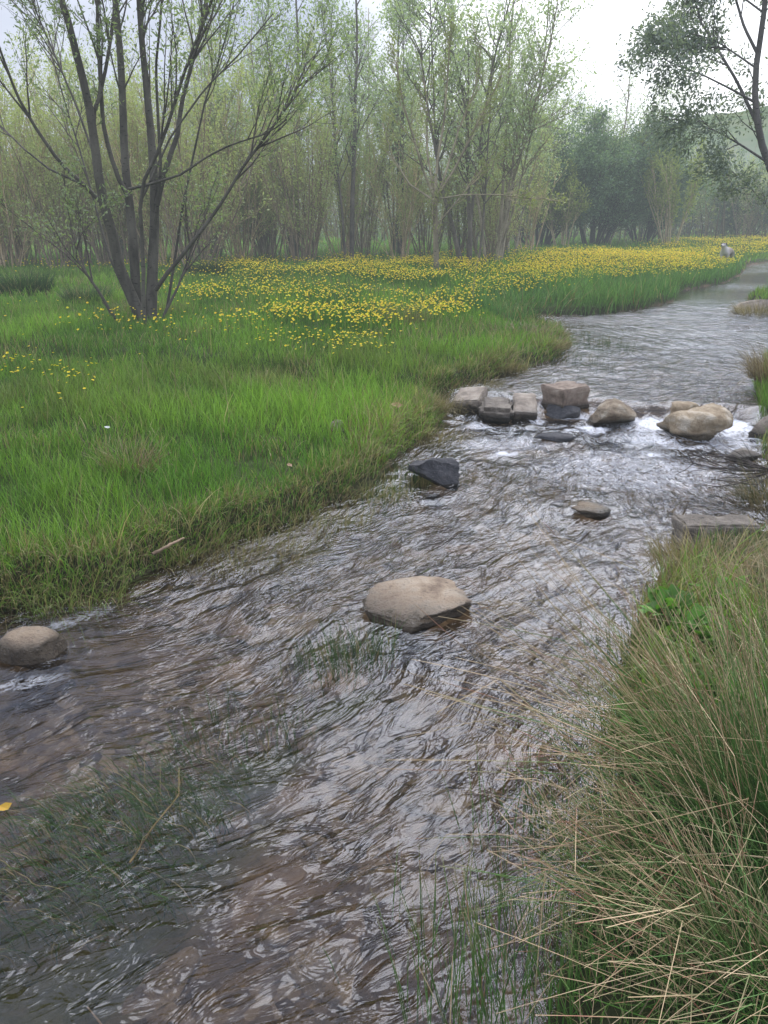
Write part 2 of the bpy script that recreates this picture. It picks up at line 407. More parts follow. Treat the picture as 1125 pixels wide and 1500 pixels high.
# ------------------------------------------------------------------ hills
def hill_mesh(name, y0, pts, seed, depth):
    xs = np.linspace(-320, 420, 200); us = np.linspace(0, 1, 40)
    Xh, U, qh = grid(xs, us)
    hgt = np.interp(Xh, [p[0] for p in pts], [p[1] for p in pts])
    Yh = y0 + U * depth
    Zh = (hgt + 5 * fbm(Xh * .02, Yh * .02, seed)) * ss(0, .9, U) + 1.2 * fbm(Xh * .1, Yh * .1, seed + 3) - .5
    return mk(name, np.stack([Xh, Yh, Zh], 1), [qh], smooth=True)
m, nt, o = mat('hill_turf')
g = N(nt, 'NewGeometry')
n1 = N(nt, 'TexNoise', {'Vector': g.outputs['Position'], 'Scale': .05, 'Detail': 8.0, 'Roughness': .65})
c = ramp(nt, n1.outputs[0], [(.35, (.04, .075, .022)), (.52, (.08, .12, .035)), (.7, (.15, .15, .07))])
d = N(nt, 'BsdfDiffuse', {'Color': c}); nt.links.new(d.outputs[0], o.inputs[0]); M['hill'] = m
tag(link('hill', hill_mesh('hill', 150, [(-320, 20), (-60, 16), (-20, 18), (40, 20), (75, 27), (100, 33), (150, 38), (420, 20)], 61, 130), M['hill']), kind='structure')

# ------------------------------------------------------------------ grass
FLOWER_ZONES = [   # photo polygons turned to ground densities (flowers per square metre)
    ([(-200, 452), (130, 450), (270, 470), (150, 510), (140, 560), (30, 580), (-200, 560)], 90),
    ([(290, 415), (420, 412), (560, 430), (690, 440), (650, 470), (560, 470), (520, 515), (430, 490), (340, 480), (290, 455)], 165),
    ([(180, 480), (300, 478), (330, 505), (200, 520)], 35),
    ([(300, 470), (600, 470), (560, 540), (330, 520)], 4),
    ([(315, 383), (420, 384), (560, 376), (700, 376), (725, 400), (700, 428), (640, 418), (560, 412), (430, 398), (320, 402)], 160),
    ([(200, 400), (330, 400), (340, 440), (230, 440)], 12),
    ([(755, 388), (800, 372), (870, 366), (960, 367), (1055, 374), (1058, 391), (900, 400), (820, 410), (760, 422), (700, 434), (670, 425), (740, 400)], 300),
    ([(700, 372), (980, 362), (1000, 350), (1125, 347), (1300, 345), (1300, 372), (1125, 368), (1050, 374), (860, 368), (740, 382)], 110),
    ([(40, 385), (1000, 362), (1000, 368), (500, 386), (40, 396)], 25),
]
REED_ZONE = [(690, 432), (760, 416), (900, 402), (1062, 388), (1090, 388), (1085, 402), (1060, 420), (990, 445), (860, 470), (745, 474), (690, 455)]

def sample(n, y0, y1, xm=1.25, pad=.6):
    y = y0 + (y1 - y0) * rng.random(n)
    half = .52 * xm * y + pad
    # rejection for constant density: wider rows get more
    k = rng.random(n) < half / (.52 * xm * y1 + pad)
    y = y[k]; half = half[k]; x = rng.uniform(-1, 1, len(y)) * half
    return x, y
GR = Acc()
def grass_patch(dens, y0, y1, h, w, K=3, xlim=None, dmax=None):
    area = (y1 - y0) * 2 * (.52 * 1.2 * y1 + .6)
    x, y = sample(int(dens * area), y0, y1, 1.2)
    d = sdist(x, y)
    k = d > -.02 + .05 * fbm(x * 2.2, y * 2.2, 5)
    if xlim is not None: k &= xlim(x, y)
    if dmax: k &= (d < dmax)
    x, y, d = x[k], y[k], d[k]
    cl = fbm(x * 1.1, y * 1.1, 71, 3); c2 = fbm(x * .35, y * .35, 77, 2); c3 = fbm(x * 4.3, y * 4.3, 79, 2)
    k = rng.random(len(x)) < .82 + .6 * c3 + .4 * ss(.4, .1, d)
    x, y, d, cl, c2, c3 = (v[k] for v in (x, y, d, cl, c2, c3))
    n = len(x); z = ground(x, y, d)
    P = np.stack([x, y, z - .01], 1); pp = project(P)
    reed = inpoly(pp[:, 0], pp[:, 1], REED_ZONE)
    H = h * rng.uniform(.5, 1.25, n) * (1 + .7 * cl + .5 * c3) * np.where(reed, 1.9, 1)
    edge = ss(.55, .05, d) * (x < 3.5)
    H *= 1 + .15 * edge
    az = rng.uniform(0, 2 * math.pi, n); lean = np.abs(rng.normal(0, .22, n)); bend = rng.uniform(.1, 1.0, n)
    # near the edge the blades flop to the water (down-right on the left bank)
    e = rng.random(n) < edge * .6
    az = np.where(e, rng.normal(-.9, .6, n), az); bend = np.where(e, bend + .7, bend); lean = np.where(e, lean + .25, lean)
    tall = rng.random(n) < .006; H = np.where(tall, H * 2.1, H); bend = np.where(tall, bend * .5, bend)
    V, fs, t = blades(P, H, w * rng.uniform(.6, 1.3, n), az, lean, bend, K)
    g1 = np.array([.135, .28, .03]); g2 = np.array([.25, .40, .055]); g3 = np.array([.065, .16, .022]); st = np.array([.34, .29, .15]); br = np.array([.15, .10, .045]); bl = np.array([.075, .17, .06])
    mval = np.clip(.5 + 1.7 * cl + rng.normal(0, .25, n), 0, 1)[:, None]
    C = g3 * (1 - mval) + g2 * mval; C = .5 * C + .5 * g1
    yl = np.clip(c2 * 1.2, 0, .6)[:, None]; C = C * (1 - yl) + np.array([.13, .20, .035]) * yl
    olive = patches(x, y, [(G(60, 590, .2)[0], G(60, 590, .2)[1], 1.6, 1.5, 0), (G(300, 560, .2)[0], G(300, 560, .2)[1], 1.3, .8, 0), (G(560, 540, .2)[0], G(560, 540, .2)[1], .8, .7, 0)])[:, None] * np.clip(.5 + 1.5 * c3, 0, 1)[:, None]
    C = C * (1 - .6 * olive) + np.array([.13, .13, .045]) * .6 * olive
    C = np.where(reed[:, None], .35 * C + .65 * bl, C)
    pdry = .04 + (.62 if dmax else .36) * edge + .22 * np.clip(fbm(x * .9 + 7, y * .9, 87, 3) - .12, 0, 1) * 3 + .02 * ss(8, 14, y)
    dry = (rng.random(n) < pdry * np.where(reed, .3, 1)) | (tall & (rng.random(n) < .6))
    C[dry] = st * rng.uniform(.55, 1.15, (dry.sum(), 1))
    db = rng.random(n) < .5 * pdry * .35; C[db] = br
    C = C * rng.uniform(.6, 1.4, (n, 1))
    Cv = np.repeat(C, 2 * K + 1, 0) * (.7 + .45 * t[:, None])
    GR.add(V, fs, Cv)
grass_patch(3200, 2.2, 5.2, .18, .0056, 4, lambda x, y: x < 1.6)
grass_patch(2600, 5.2, 8.5, .17, .007, 3)
grass_patch(3800, 2.2, 5.5, .155, .0055, 4, lambda x, y: x < .9, .32)
grass_patch(2400, 5.5, 9.5, .15, .006, 3, lambda x, y: x < 1.6, .32)
grass_patch(1300, 8.5, 14, .16, .009, 3)
grass_patch(420, 14, 24, .17, .015, 2)
grass_patch(70, 24, 40, .20, .03, 2)
grass_patch(12, 40, 75, .25, .07, 2)
tag(link('meadow_grass', GR.mesh('meadow_grass'), M['grass']), 'bright green meadow grass along the left bank and behind the stream', 'grass', kind='stuff')

# short grass on the near right bank
GR = Acc()
x = rng.uniform(.2, 3.2, 42000); y = rng.uniform(.3, 5.5, 42000); d = sdist(x, y); k = (d > -.02) & (x > 0) & (x < .75 * y + 1.1); x, y, d = x[k], y[k], d[k]; n = len(x)
P = np.stack([x, y, ground(x, y, d) - .01], 1)
V, fs, t = blades(P, rng.uniform(.05, .17, n) * np.where(y > 2.8, .75, 1), np.full(n, .004), rng.uniform(0, 6.28, n), np.abs(rng.normal(0, .4, n)), rng.uniform(.2, 1.5, n), 3)
mv = rng.random((n, 1)); C = np.array([.05, .12, .02]) * (1 - mv) + np.array([.12, .24, .04]) * mv
dry = rng.random(n) < .38 + .3 * ss(2.4, 3.4, y); C[dry] = np.array([.36, .29, .16]) * rng.uniform(.4, 1.1, (dry.sum(), 1))
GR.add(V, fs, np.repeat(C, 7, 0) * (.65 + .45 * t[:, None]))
tag(link('bank_grass', GR.mesh('bank_grass'), M['grass']), 'short green and straw grass matted under the rushes on the near bank', 'grass', kind='stuff')

# ------------------------------------------------------------------ flowers
def flower_proto(seed, petals=7, r=.017):
    g = np.random.default_rng(seed); A = Acc()
    h = g.uniform(.20, .27)
    P = np.array([[[0, 0, 0], [.006, .004, h * .5], [.01, .002, h]]]); V, fs = tubes(P, np.array([[.0014, .0012, .001]]), 3); A.add(V, fs, np.array([.08, .16, .03]))
    tip = P[0, -1]
    for i in range(petals):
        a = i / petals * 6.283 + g.uniform(-.1, .1); u = np.array([math.cos(a), math.sin(a), .35]); v = np.array([-math.sin(a), math.cos(a), 0])
        pv = np.array([tip, tip + u * r * .6 - v * r * .34, tip + u * r * 1.05 - v * r * .16, tip + u * r * 1.05 + v * r * .16, tip + u * r * .6 + v * r * .34])
        A.add(pv, [np.array([[0, 1, 2, 3, 4]])], np.array([.86, .68, .02]))
    a = np.arange(6) / 6 * 6.283
    cv = np.concatenate([[tip + [0, 0, r * .45]], tip + np.stack([np.cos(a) * r * .3, np.sin(a) * r * .3, np.full(6, r * .2)], 1)])
    A.add(cv, [np.array([[0, i + 1, (i + 1) % 6 + 1] for i in range(6)])], np.array([.75, .38, .01]))
    return A.mesh('yellow_flower')
protos = [flower_proto(s) for s in range(5)]
fx, fy_ = [], []
for y0, y1, big in ((5, 16, 1), (16, 30, 1), (30, 60, .5)):
    area = (y1 - y0) * 2 * (.52 * 1.25 * y1 + .6); mxd = 300 * big
    x, y = sample(int(mxd * area), y0, y1)
    z = ground(x, y) + .2; pp = project(np.stack([x, y, z], 1)); dn = np.zeros(len(x))
    for poly, de in FLOWER_ZONES:
        dn = np.maximum(dn, de * inpoly(pp[:, 0] + 30 * fbm(x, y, 3, 3) + rng.normal(0, 28, len(x)), pp[:, 1] + 9 * fbm(x + 9, y, 4, 3) + rng.normal(0, 1, len(x)) * 60 / y, poly))
    cl = fbm(x * .9, y * .9, 91, 3)
    dn = dn * np.where(dn > 200, np.clip(.8 + 1.2 * cl, .3, 1.2), np.clip(.6 + 1.8 * cl, .06, 1.5))
    k = (rng.random(len(x)) < dn / mxd) & (sdist(x, y) > .1)
    fx.append(x[k]); fy_.append(y[k])
fx = np.concatenate(fx); fy_ = np.concatenate(fy_); o_ = np.argsort(fy_); fx, fy_ = fx[o_], fy_[o_]
ppf = project(np.stack([fx, fy_, ground(fx, fy_) + .2], 1))
inview = (ppf[:, 0] > 0) & (ppf[:, 0] < 1125)
near = np.zeros(len(fx), bool); near[np.where(inview)[0][:300]] = True
for i, j in enumerate(np.where(near)[0]):
    o = bpy.data.objects.new('yellow_flower', protos[i % 5]); COL.objects.link(o)
    if not protos[i % 5].materials: protos[i % 5].materials.append(M['petal'])
    o.location = (fx[j], fy_[j], float(ground(fx[j:j + 1], fy_[j:j + 1])[0])); s = rng.uniform(.62, .98)
    o.rotation_euler = (rng.normal(-.15, .25), rng.normal(0, .25), rng.uniform(0, 6.28)); o.scale = (s, s, s)
    tag(o, 'small yellow flower on a thin stem standing in the left meadow grass', 'flower', 'yellow flowers nearest in the meadow')
x = fx[~near]; y = fy_[~near]; n = len(x); z = ground(x, y)
print('flowers', n)
A = Acc()
r = .017 * rng.uniform(.8, 1.3, n) * np.where(y > 25, 1.05, .85)
h = rng.uniform(.19, .30, n)
C0 = np.stack([x, y, z + h], 1)
nr = norm(np.stack([rng.normal(0, .45, n), rng.normal(-.45, .4, n), np.ones(n)], 1))
uu = norm(np.cross(nr, np.array([0.3, 1, 0.2]))); vv = np.cross(nr, uu)
a = np.arange(6) / 6 * 6.283
rim = C0[:, None] + r[:, None, None] * (np.cos(a)[None, :, None] * uu[:, None] + np.sin(a)[None, :, None] * vv[:, None]) + (nr * r[:, None])[:, None] * .45
V = np.concatenate([C0[:, None], rim], 1)
b = (np.arange(n) * 7)[:, None]
fs = np.concatenate([b + np.array([[0, i + 1, (i + 1) % 6 + 1]]) for i in range(6)])
cc = np.array([.86, .70, .03]) * rng.uniform(.6, 1.1, (n, 1)); cc[:, 1] *= rng.uniform(.78, 1.1, n)
A.add(V, [fs], np.repeat(cc, 7, 0))
P = np.stack([np.stack([x, y, z], 1), C0], 1); V, fs = tubes(P, np.full((n, 2), .0018), 3, False); A.add(V, fs, np.array([.08, .17, .03]))
tag(link('meadow_flowers', A.mesh('meadow_flowers'), M['petal']), 'carpet of small yellow flowers spread across the far meadow', 'flowers', kind='stuff')

# ------------------------------------------------------------------ rocks
import bmesh
def ico(sub):
    bm = bmesh.new(); bmesh.ops.create_icosphere(bm, subdivisions=sub, radius=1)
    V = np.array([v.co[:] for v in bm.verts]); Fc = np.array([[v.index for v in f.verts] for f in bm.faces]); bm.free(); return V, Fc
ICO5 = ico(5); ICO4 = ico(4)
def n3(P, s, f):
    return (fbm(P[:, 0] * f + P[:, 2] * f * .7, P[:, 1] * f - P[:, 2] * f * .4, s, 3) + fbm(P[:, 2] * f + 3, P[:, 0] * f * .6 + P[:, 1] * f * .8, s + 50, 3)) * .5
def rock(name, label, base, dims, rz=0, tilt=(0, 0), seed=1, boxy=2.6, rough=.14, cuts=5, sink=.35, material=None, taper=0, flat=1.0, group=None, cat='rock', ico_=ICO5):
    """dims: full width, depth, height above the water; base = point of the waterline centre"""
    V = ico_[0].copy(); g = np.random.default_rng(seed)
    p = boxy; nrm = (np.abs(V)**p).sum(1)**(1 / p); V = V / nrm[:, None]
    for _ in range(cuts):                                          # plane cuts make facets
        nn = norm(g.normal(0, 1, 3) * np.array([1, 1, .7])); dd = g.uniform(.55, .82)
        ex = np.maximum(V @ nn - dd, 0); V -= np.outer(ex * .97, nn)
    V = V * (1 + rough * n3(V, seed, 1.6) * 2 + rough * .55 * n3(V, seed + 7, 4.5) + rough * .3 * n3(V, seed + 9, 11) + rough * .25 * n3(V, seed + 12, 22))[:, None]
    V[:, 2] = np.sign(V[:, 2]) * np.abs(V[:, 2])**flat
    V[:, :2] *= (1 - taper * V[:, 2:3])
    V = V / np.abs(V).max(0)
    V = V * np.array([dims[0] / 2, dims[1] / 2, dims[2] * (1 + sink) / 2])
    Rm = np.array(Euler((tilt[0], tilt[1], rz)).to_matrix())
    V = V @ Rm.T; V[:, 2] += dims[2] * (1 - sink) / 2
    me = mk(name, V, [ico_[1]], smooth=True)
    o = link(name, me, material, loc=base)
    return tag(o, label, cat, group)
def block(name, label, base, dims, rz, tilt, seed, material, rough=.012, bev=.12, lip=0, cat='block', group=None, lift=0):
    bm = bmesh.new(); bmesh.ops.create_cube(bm, size=1); 
    bmesh.ops.scale(bm, vec=dims, verts=bm.verts)
    bmesh.ops.bevel(bm, geom=bm.edges[:], offset=min(dims) * bev, segments=2, affect='EDGES')
    bmesh.ops.triangulate(bm, faces=bm.faces[:])
    for _ in range(4):
        es = [e for e in bm.edges if e.calc_length() > .03]
        if not es: break
        bmesh.ops.subdivide_edges(bm, edges=es, cuts=1)
        bmesh.ops.triangulate(bm, faces=[f for f in bm.faces if len(f.verts) > 3])
    V = np.array([v.co[:] for v in bm.verts]); bm.verts.index_update(); Fc = np.array([[v.index for v in f.verts] for f in bm.faces]); bm.free()
    nn = norm(V)
    V = V + nn * (rough * (n3(V * 8, seed, 1.0) * 2 + n3(V * 30, seed + 4, 1.0)))[:, None]
    if lip:
        k = ss(dims[2] * .16, dims[2] * .24, V[:, 2]); V[:, :2] *= (1 + lip * k)[:, None]
    V = V @ np.array(Euler((tilt[0], tilt[1], rz)).to_matrix()).T
    o = link(name, mk(name, V, [Fc], smooth=False), material, loc=(base[0], base[1], base[2] + lift))
    for pl in (): pass
    o.data.polygons.foreach_set('use_smooth', np.full(len(o.data.polygons), True))
    return tag(o, label, cat, group)
M['r_tan'] = rockmat('tan_rock', (.18, .12, .08), (.42, .315, .215), (.58, .47, .35), 9, 1.0, .055, (.08, .055, .045))
M['r_cream'] = rockmat('cream_rock', (.24, .17, .10), (.44, .34, .22), (.64, .56, .44), 8, 1.0, .05, (.16, .10, .055))
M['r_tan2'] = rockmat('boulder_rock', (.14, .10, .07), (.30, .23, .15), (.46, .40, .31), 8, 1.0, .045, (.08, .06, .04))
M['r_wet'] = rockmat('wet_rock', (.16, .11, .075), (.36, .27, .18), (.48, .38, .28), 9, 1.0, .085, (.08, .055, .045))
M['r_bed'] = rockmat('bed_stone', (.07, .052, .032), (.17, .125, .075), (.27, .205, .13), 9, .8, -9, (.05, .04, .03))
M['r_dark'] = rockmat('dark_rock', (.022, .022, .025), (.045, .044, .048), (.085, .08, .08), 9, .7, .0, (.16, .15, .15))
M['r_brick'] = rockmat('brick_block', (.16, .115, .085), (.32, .24, .18), (.44, .36, .28), 10, 1.0, .10, (.07, .05, .04))
M['r_grey'] = rockmat('grey_block', (.15, .12, .09), (.31, .255, .20), (.44, .375, .30), 8, .9, .07, (.10, .08, .07))
M['r_brown'] = rockmat('brown_block', (.08, .066, .052), (.18, .15, .118), (.29, .25, .20), 8, .9, .05, (.05, .04, .035))

def rk(name, label, px, py, w, hgt, dep, z=0.0, **kw):
    b = G(px, py, z); s = pxs(b)
    return rock(name, label, b, (w * s, dep * w * s, hgt), **kw)
rk('rock', 'large flat tan speckled rock alone in the middle of the stream', 596, 893, 190, .075, .70, seed=4, boxy=2.6, rough=.19, cuts=9, sink=.45, flat=.55, material=M['r_tan'], tilt=(.10, -.05), rz=.15)
rk('rock', 'smooth rounded tan rock low in the water at the left edge', 50, 955, 98, .105, .8, seed=9, boxy=2.2, rough=.09, cuts=4, sink=.9, material=M['r_wet'], tilt=(0, .05))
rk('rock', 'black angular rock standing off the grassy left bank', 640, 701, 86, .17, .62, seed=23, boxy=2.6, rough=.16, cuts=9, sink=.4, material=M['r_dark'], tilt=(.05, .18), rz=-.1, taper=.15)
rk('boulder', 'rounded tan boulder beside the brick block in the weir', 895, 617, 88, .22, .85, seed=31, boxy=2.5, rough=.13, cuts=7, sink=.4, material=M['r_tan2'], tilt=(.1, .06), rz=.4, cat='boulder')
rk('boulder', 'pale cream craggy boulder in the foaming weir', 1016, 634, 98, .25, .8, seed=37, boxy=3.4, rough=.15, cuts=6, sink=.3, material=M['r_cream'], tilt=(.1, -.05), rz=.1, cat='boulder')
rk('rock', 'small pale rock tucked behind the cream craggy boulder', 1003, 606, 52, .12, .7, z=.07, seed=41, material=M['r_cream'], tilt=(0, 0), ico_=ICO4)
rk('rock', 'low black wet rock in the foam below the weir', 810, 644, 62, .055, .5, seed=43, rough=.2, material=M['r_dark'], ico_=ICO4)
rk('rock', 'small flat brown rock with a dark hollow in midstream', 869, 750, 72, .055, .7, seed=47, rough=.16, cuts=8, material=M['r_tan2'], tilt=(.12, .12), ico_=ICO4)
rk('rock', 'dark wet rock under the dead twigs at the right bank', 1086, 672, 46, .08, .7, seed=53, rough=.2, material=M['r_brown'], ico_=ICO4)
rk('rock', 'grey rock with a dark face at the right bank beside the weir', 1128, 640, 66, .20, .8, seed=59, cuts=8, rough=.14, material=M['r_grey'], tilt=(0, -.3), ico_=ICO4)
rk('rock', 'pale grey slab at the foot of the far dry tussock', 1096, 453, 60, .16, .5, z=.1, seed=61, cuts=6, rough=.1, material=M['r_grey'], tilt=(0, -.25), ico_=ICO4)
rk('rock', 'small flat tan stone lodged in the left bank', 600, 586, 26, .05, .7, z=.08, seed=67, material=M['r_tan'], ico_=ICO4)
rk('rock', 'pale knobbly stone half hidden in the bank grass', 493, 630, 34, .09, .6, z=.14, seed=71, rough=.25, material=M['r_grey'], ico_=ICO4)
def bk(name, label, px, py, wpx, h, dep, rz, tilt, seed, matl, lift=0, z=.03, **kw):
    b = G(px, py, z); s = pxs(b)
    return block(name, label, b, (wpx * s, dep, h), rz, tilt, seed, matl, lift=lift, **kw)
bk('stone_block', 'leftmost stone block of the weir, tilted and cracked', 688, 592, 42, .12, .40, -.35, (.16, -.12), 3, M['r_grey'], .05, rough=.026, bev=.08)
bk('stone_block', 'worn rounded stone block, second from the left bank in the weir', 727, 604, 48, .15, .36, -.12, (.12, .03), 5, M['r_brown'], .02, rough=.03, bev=.25)
bk('stone_block', 'flat grey slab of the weir leaning beside the tall brick block', 768, 602, 34, .12, .42, -.12, (.26, .03), 6, M['r_grey'], .03, rough=.024, bev=.07)
bk('kerb_block', 'tall squared brick-coloured block standing on the weir stones', 826, 598, 50, .22, .30, .52, (.0, -.03), 8, M['r_brick'], .12, rough=.02, bev=.035, lip=.05)
bk('concrete_block', 'long brown concrete block lying at the near right bank', 1046, 790, 108, .17, .22, -.02, (-.06, .0), 11, M['r_brown'], .035, rough=.028, bev=.07)
# footing stones under the brick block
rk('rock', 'dark wet footing stone under the tall brick-coloured block', 822, 608, 54, .10, .8, seed=73, rough=.15, material=M['r_dark'], ico_=ICO4)
# cobbles on the bed
g = np.random.default_rng(15); cpro = []
for (px, py, w) in ((560, 1290, 90), (470, 1230, 70), (690, 1080, 60), (640, 1170, 80), (350, 990, 60), (420, 905, 120), (760, 880, 110), (620, 1340, 120), (340, 1200, 60), (530, 1130, 70), (250, 1000, 60), (120, 1130, 80),
                    (720, 960, 70), (590, 1010, 60), (500, 1420, 110), (390, 1340, 90), (240, 1420, 90), (820, 840, 80), (700, 1230, 70), (450, 1070, 60), (840, 730, 60), (330, 880, 80)):
    b = G(px, py, -.14); s = pxs(b); b[2] = float(ground(b[:1], b[1:2])[0])
    rock('submerged_stone', 'submerged brown stone on the stream bed', b, (w * s * g.uniform(.7, 1.7), w * s * g.uniform(.5, 1.0), .035), rz=g.uniform(0, 3), seed=int(g.integers(1, 999)), rough=.22, cuts=5, sink=1.8, material=M['r_bed'],
         group='stones under the water', cat='stone', ico_=ICO4)

# ------------------------------------------------------------------ tree growth
K = 7
def branch(g, p, d, L, wig, trop, K=K):
    pts = [p]; d = d / np.linalg.norm(d); st = L / (K - 1)
    for i in range(K - 1):
        d = d + g.normal(0, wig, 3) + np.array([0, 0, trop]); d /= np.linalg.norm(d)
        p = p + d * st; pts.append(p)
    return np.array(pts)
def perp(g, d, ang):
    r = g.normal(0, 1, 3); r -= d * (r @ d); r /= np.linalg.norm(r) + 1e-9
    return d * math.cos(ang) + r * math.sin(ang)
def sub(g, pts, rad, spec, lvl, out, tw):
    """children of a branch"""
    L = np.linalg.norm(np.diff(pts, axis=0), axis=1).sum()
    for _ in range(int(g.poisson(spec['n'][lvl]))):
        t = g.uniform(spec['t0'][lvl], 1.0); f = t * (len(pts) - 1); i = min(int(f), len(pts) - 2); w = f - i
        p = pts[i] * (1 - w) + pts[i + 1] * w; d = norm(pts[i + 1] - pts[i]); r = rad[i] * (1 - w) + rad[i + 1] * w
        l = spec['len'][lvl] * g.uniform(.6, 1.25) * (1.15 - .6 * t)
        c = branch(g, p, perp(g, d, spec['ang'][lvl] * g.uniform(.6, 1.3)), l, spec['wig'], spec['trop'])
        r0 = min(r * .75, spec['rad'][lvl]); rr = np.linspace(r0, r0 * .25, K)
        out.append((c, rr))
        if lvl + 1 < len(spec['n']): sub(g, c, rr, spec, lvl + 1, out, tw)
        else: tw.append(c)
    if lvl >= 1: tw.append(pts)
def leaves(g, tw, per, size, asp, c1, c2, A, spread=.05, droop=.2):
    T = np.array(tw); n = len(T); m_ = int(n * per)
    i = g.integers(0, n, m_); t = g.uniform(.25, 1, m_) * (K - 1); j = np.minimum(t.astype(int), K - 2); w = (t - j)[:, None]
    p = T[i, j] * (1 - w) + T[i, j + 1] * w + g.normal(0, spread, (m_, 3)); d = norm(T[i, j + 1] - T[i, j])
    u = norm(d * .7 + g.normal(0, .6, (m_, 3)) + np.array([0, 0, -droop])); v = norm(np.cross(u, g.normal(0, 1, (m_, 3))))
    s = size * g.uniform(.6, 1.3, (m_, 1))
    V = np.stack([p, p + u * s * .45 + v * s * asp * .5, p + u * s, p + u * s * .45 - v * s * asp * .5], 1)
    f = (np.arange(m_) * 4)[:, None] + np.array([[0, 1, 2, 3]])
    mv = g.random((m_, 1)); C = np.array(c1) * (1 - mv) + np.array(c2) * mv
    A.add(V, [f], np.repeat(C, 4, 0))
def tree_meshes(seed, stems, spec, leafspec, name='tree', sides=5, tint=(1, 1, 1)):
    """stems: list of (pts, radii)"""
    g = np.random.default_rng(seed); out = []; tw = []
    TA = Acc()
    big = {}
    for pts, rad in stems:
        big.setdefault(len(pts), []).append((pts, rad)); sub(g, pts, rad, spec, 0, out, tw)
    for kk, lst in big.items():
        V, fs = tubes(np.array([a for a, b in lst]), np.array([b for a, b in lst]), 7); TA.add(V, fs, np.array(tint))
    if out:
        r = np.array([b for a, b in out]); P = np.array([a for a, b in out])
        V, fs = tubes(P, r, 4, False)
        tn = np.where(r[:, :, None] > .012, np.array(tint), np.array(spec.get('twig', (1, 1, 1)))); tn = np.repeat(tn.reshape(-1, 3), 4, 0)
        TA.add(V, fs, tn)
    LA = Acc(); leaves(g, tw, A=LA, **leafspec)
    return TA.mesh(name + '_trunk', True), LA.mesh(name + '_crown')
def stemfan(g, n, H, r, spread, base=.25, wig=.05, trop=.03):
    s = []
    for i in range(n):
        a = g.uniform(0, 6.283); t = g.uniform(.15, 1) * spread
        d = np.array([math.cos(a) * math.sin(t), math.sin(a) * math.sin(t), math.cos(t)])
        p = np.array([math.cos(a), math.sin(a), 0]) * base * g.uniform(.2, 1); p[2] = -.1
        L = H * g.uniform(.65, 1.05); pts = branch(g, p, d, L, wig, trop, 10); r0 = r * g.uniform(.5, 1.1)
        s.append((pts, np.linspace(r0, r0 * .25, 10)))
    return s
g = np.random.default_rng(99)
PRO = {}
def proto(kind, i, seed):
    g = np.random.default_rng(seed)
    if kind == 'coppice':       # many slim brown stems, fine olive leaf
        st = stemfan(g, 17, 5.4, .030, .46, .45)
        sp = dict(n=[8, 5], t0=[.08, .15], len=[1.4, .6], ang=[.40, .5], rad=[.012, .005], wig=.07, trop=.08, twig=(2.4, 2.05, 1.4))
        lf = dict(per=9.5, size=.085, asp=.36, c1=(.30, .34, .14), c2=(.50, .54, .26), spread=.07)
        return tree_meshes(seed, st, sp, lf, 'willow', tint=(1.75, 1.5, 1.2))
    if kind == 'slender':       # one tall grey stem, ascending branches, clumped leaf
        st = stemfan(g, 2, 8.6, .085, .10, .12, .03, .02)
        sp = dict(n=[26, 7], t0=[.28, .25], len=[1.7, .7], ang=[.6, .6], rad=[.022, .006], wig=.08, trop=.09, twig=(.9, .85, .8))
        lf = dict(per=10, size=.10, asp=.5, c1=(.25, .32, .20), c2=(.46, .54, .34), spread=.12)  # bluish pale leaf, part of the haze veil is in this colour
        return tree_meshes(seed, st, sp, lf, 'poplar', tint=(1.05, 1.0, .95))
    if kind == 'shrub':
        st = stemfan(g, 14, 2.3, .022, .6, .25)
        sp = dict(n=[7, 3], t0=[.25, .2], len=[.7, .35], ang=[.4, .5], rad=[.009, .004], wig=.08, trop=.08, twig=(1.8, 1.6, 1.2))
        lf = dict(per=9, size=.09, asp=.4, c1=(.20, .24, .07), c2=(.32, .36, .12), spread=.05)
        return tree_meshes(seed, st, sp, lf, 'shrub', tint=(1.6, 1.45, 1.15))
    if kind == 'dome':          # dense rounded dark willow
        st = stemfan(g, 15, 5.6, .07, .75, .6, .06, .035)
        sp = dict(n=[16, 8], t0=[.15, .15], len=[1.9, .8], ang=[.6, .6], rad=[.02, .006], wig=.08, trop=.02, twig=(.8, .8, .7))
        lf = dict(per=17, size=.14, asp=.42, c1=(.10, .16, .10), c2=(.23, .31, .19), spread=.16)  # tint lightened so the leaf colour itself carries some far haze
        return tree_meshes(seed, st, sp, lf, 'willow', tint=(.6, .6, .6))
    if kind == 'tall':          # taller feathery tree, airy crown, several leaders
        st = stemfan(g, 6, 8.0, .06, .36, .3, .05, .03)
        sp = dict(n=[15, 7], t0=[.3, .25], len=[1.9, .8], ang=[.7, .65], rad=[.02, .006], wig=.10, trop=.03, twig=(1, 1, .9))
        lf = dict(per=8, size=.105, asp=.45, c1=(.27, .34, .21), c2=(.49, .56, .36), spread=.13)  # leaf tint paled and blued: distance haze put into the colour
        return tree_meshes(seed, st, sp, lf, 'willow', tint=(1.2, 1.15, 1.05))
for kd, cnt in (('coppice', 4), ('slender', 3), ('shrub', 2), ('dome', 2), ('tall', 3)):
    for i in range(cnt): PRO[kd, i] = proto(kd, i, 200 + i * 13 + len(kd))
CNT = {'coppice': 4, 'slender': 3, 'shrub': 2, 'dome': 2, 'tall': 3}
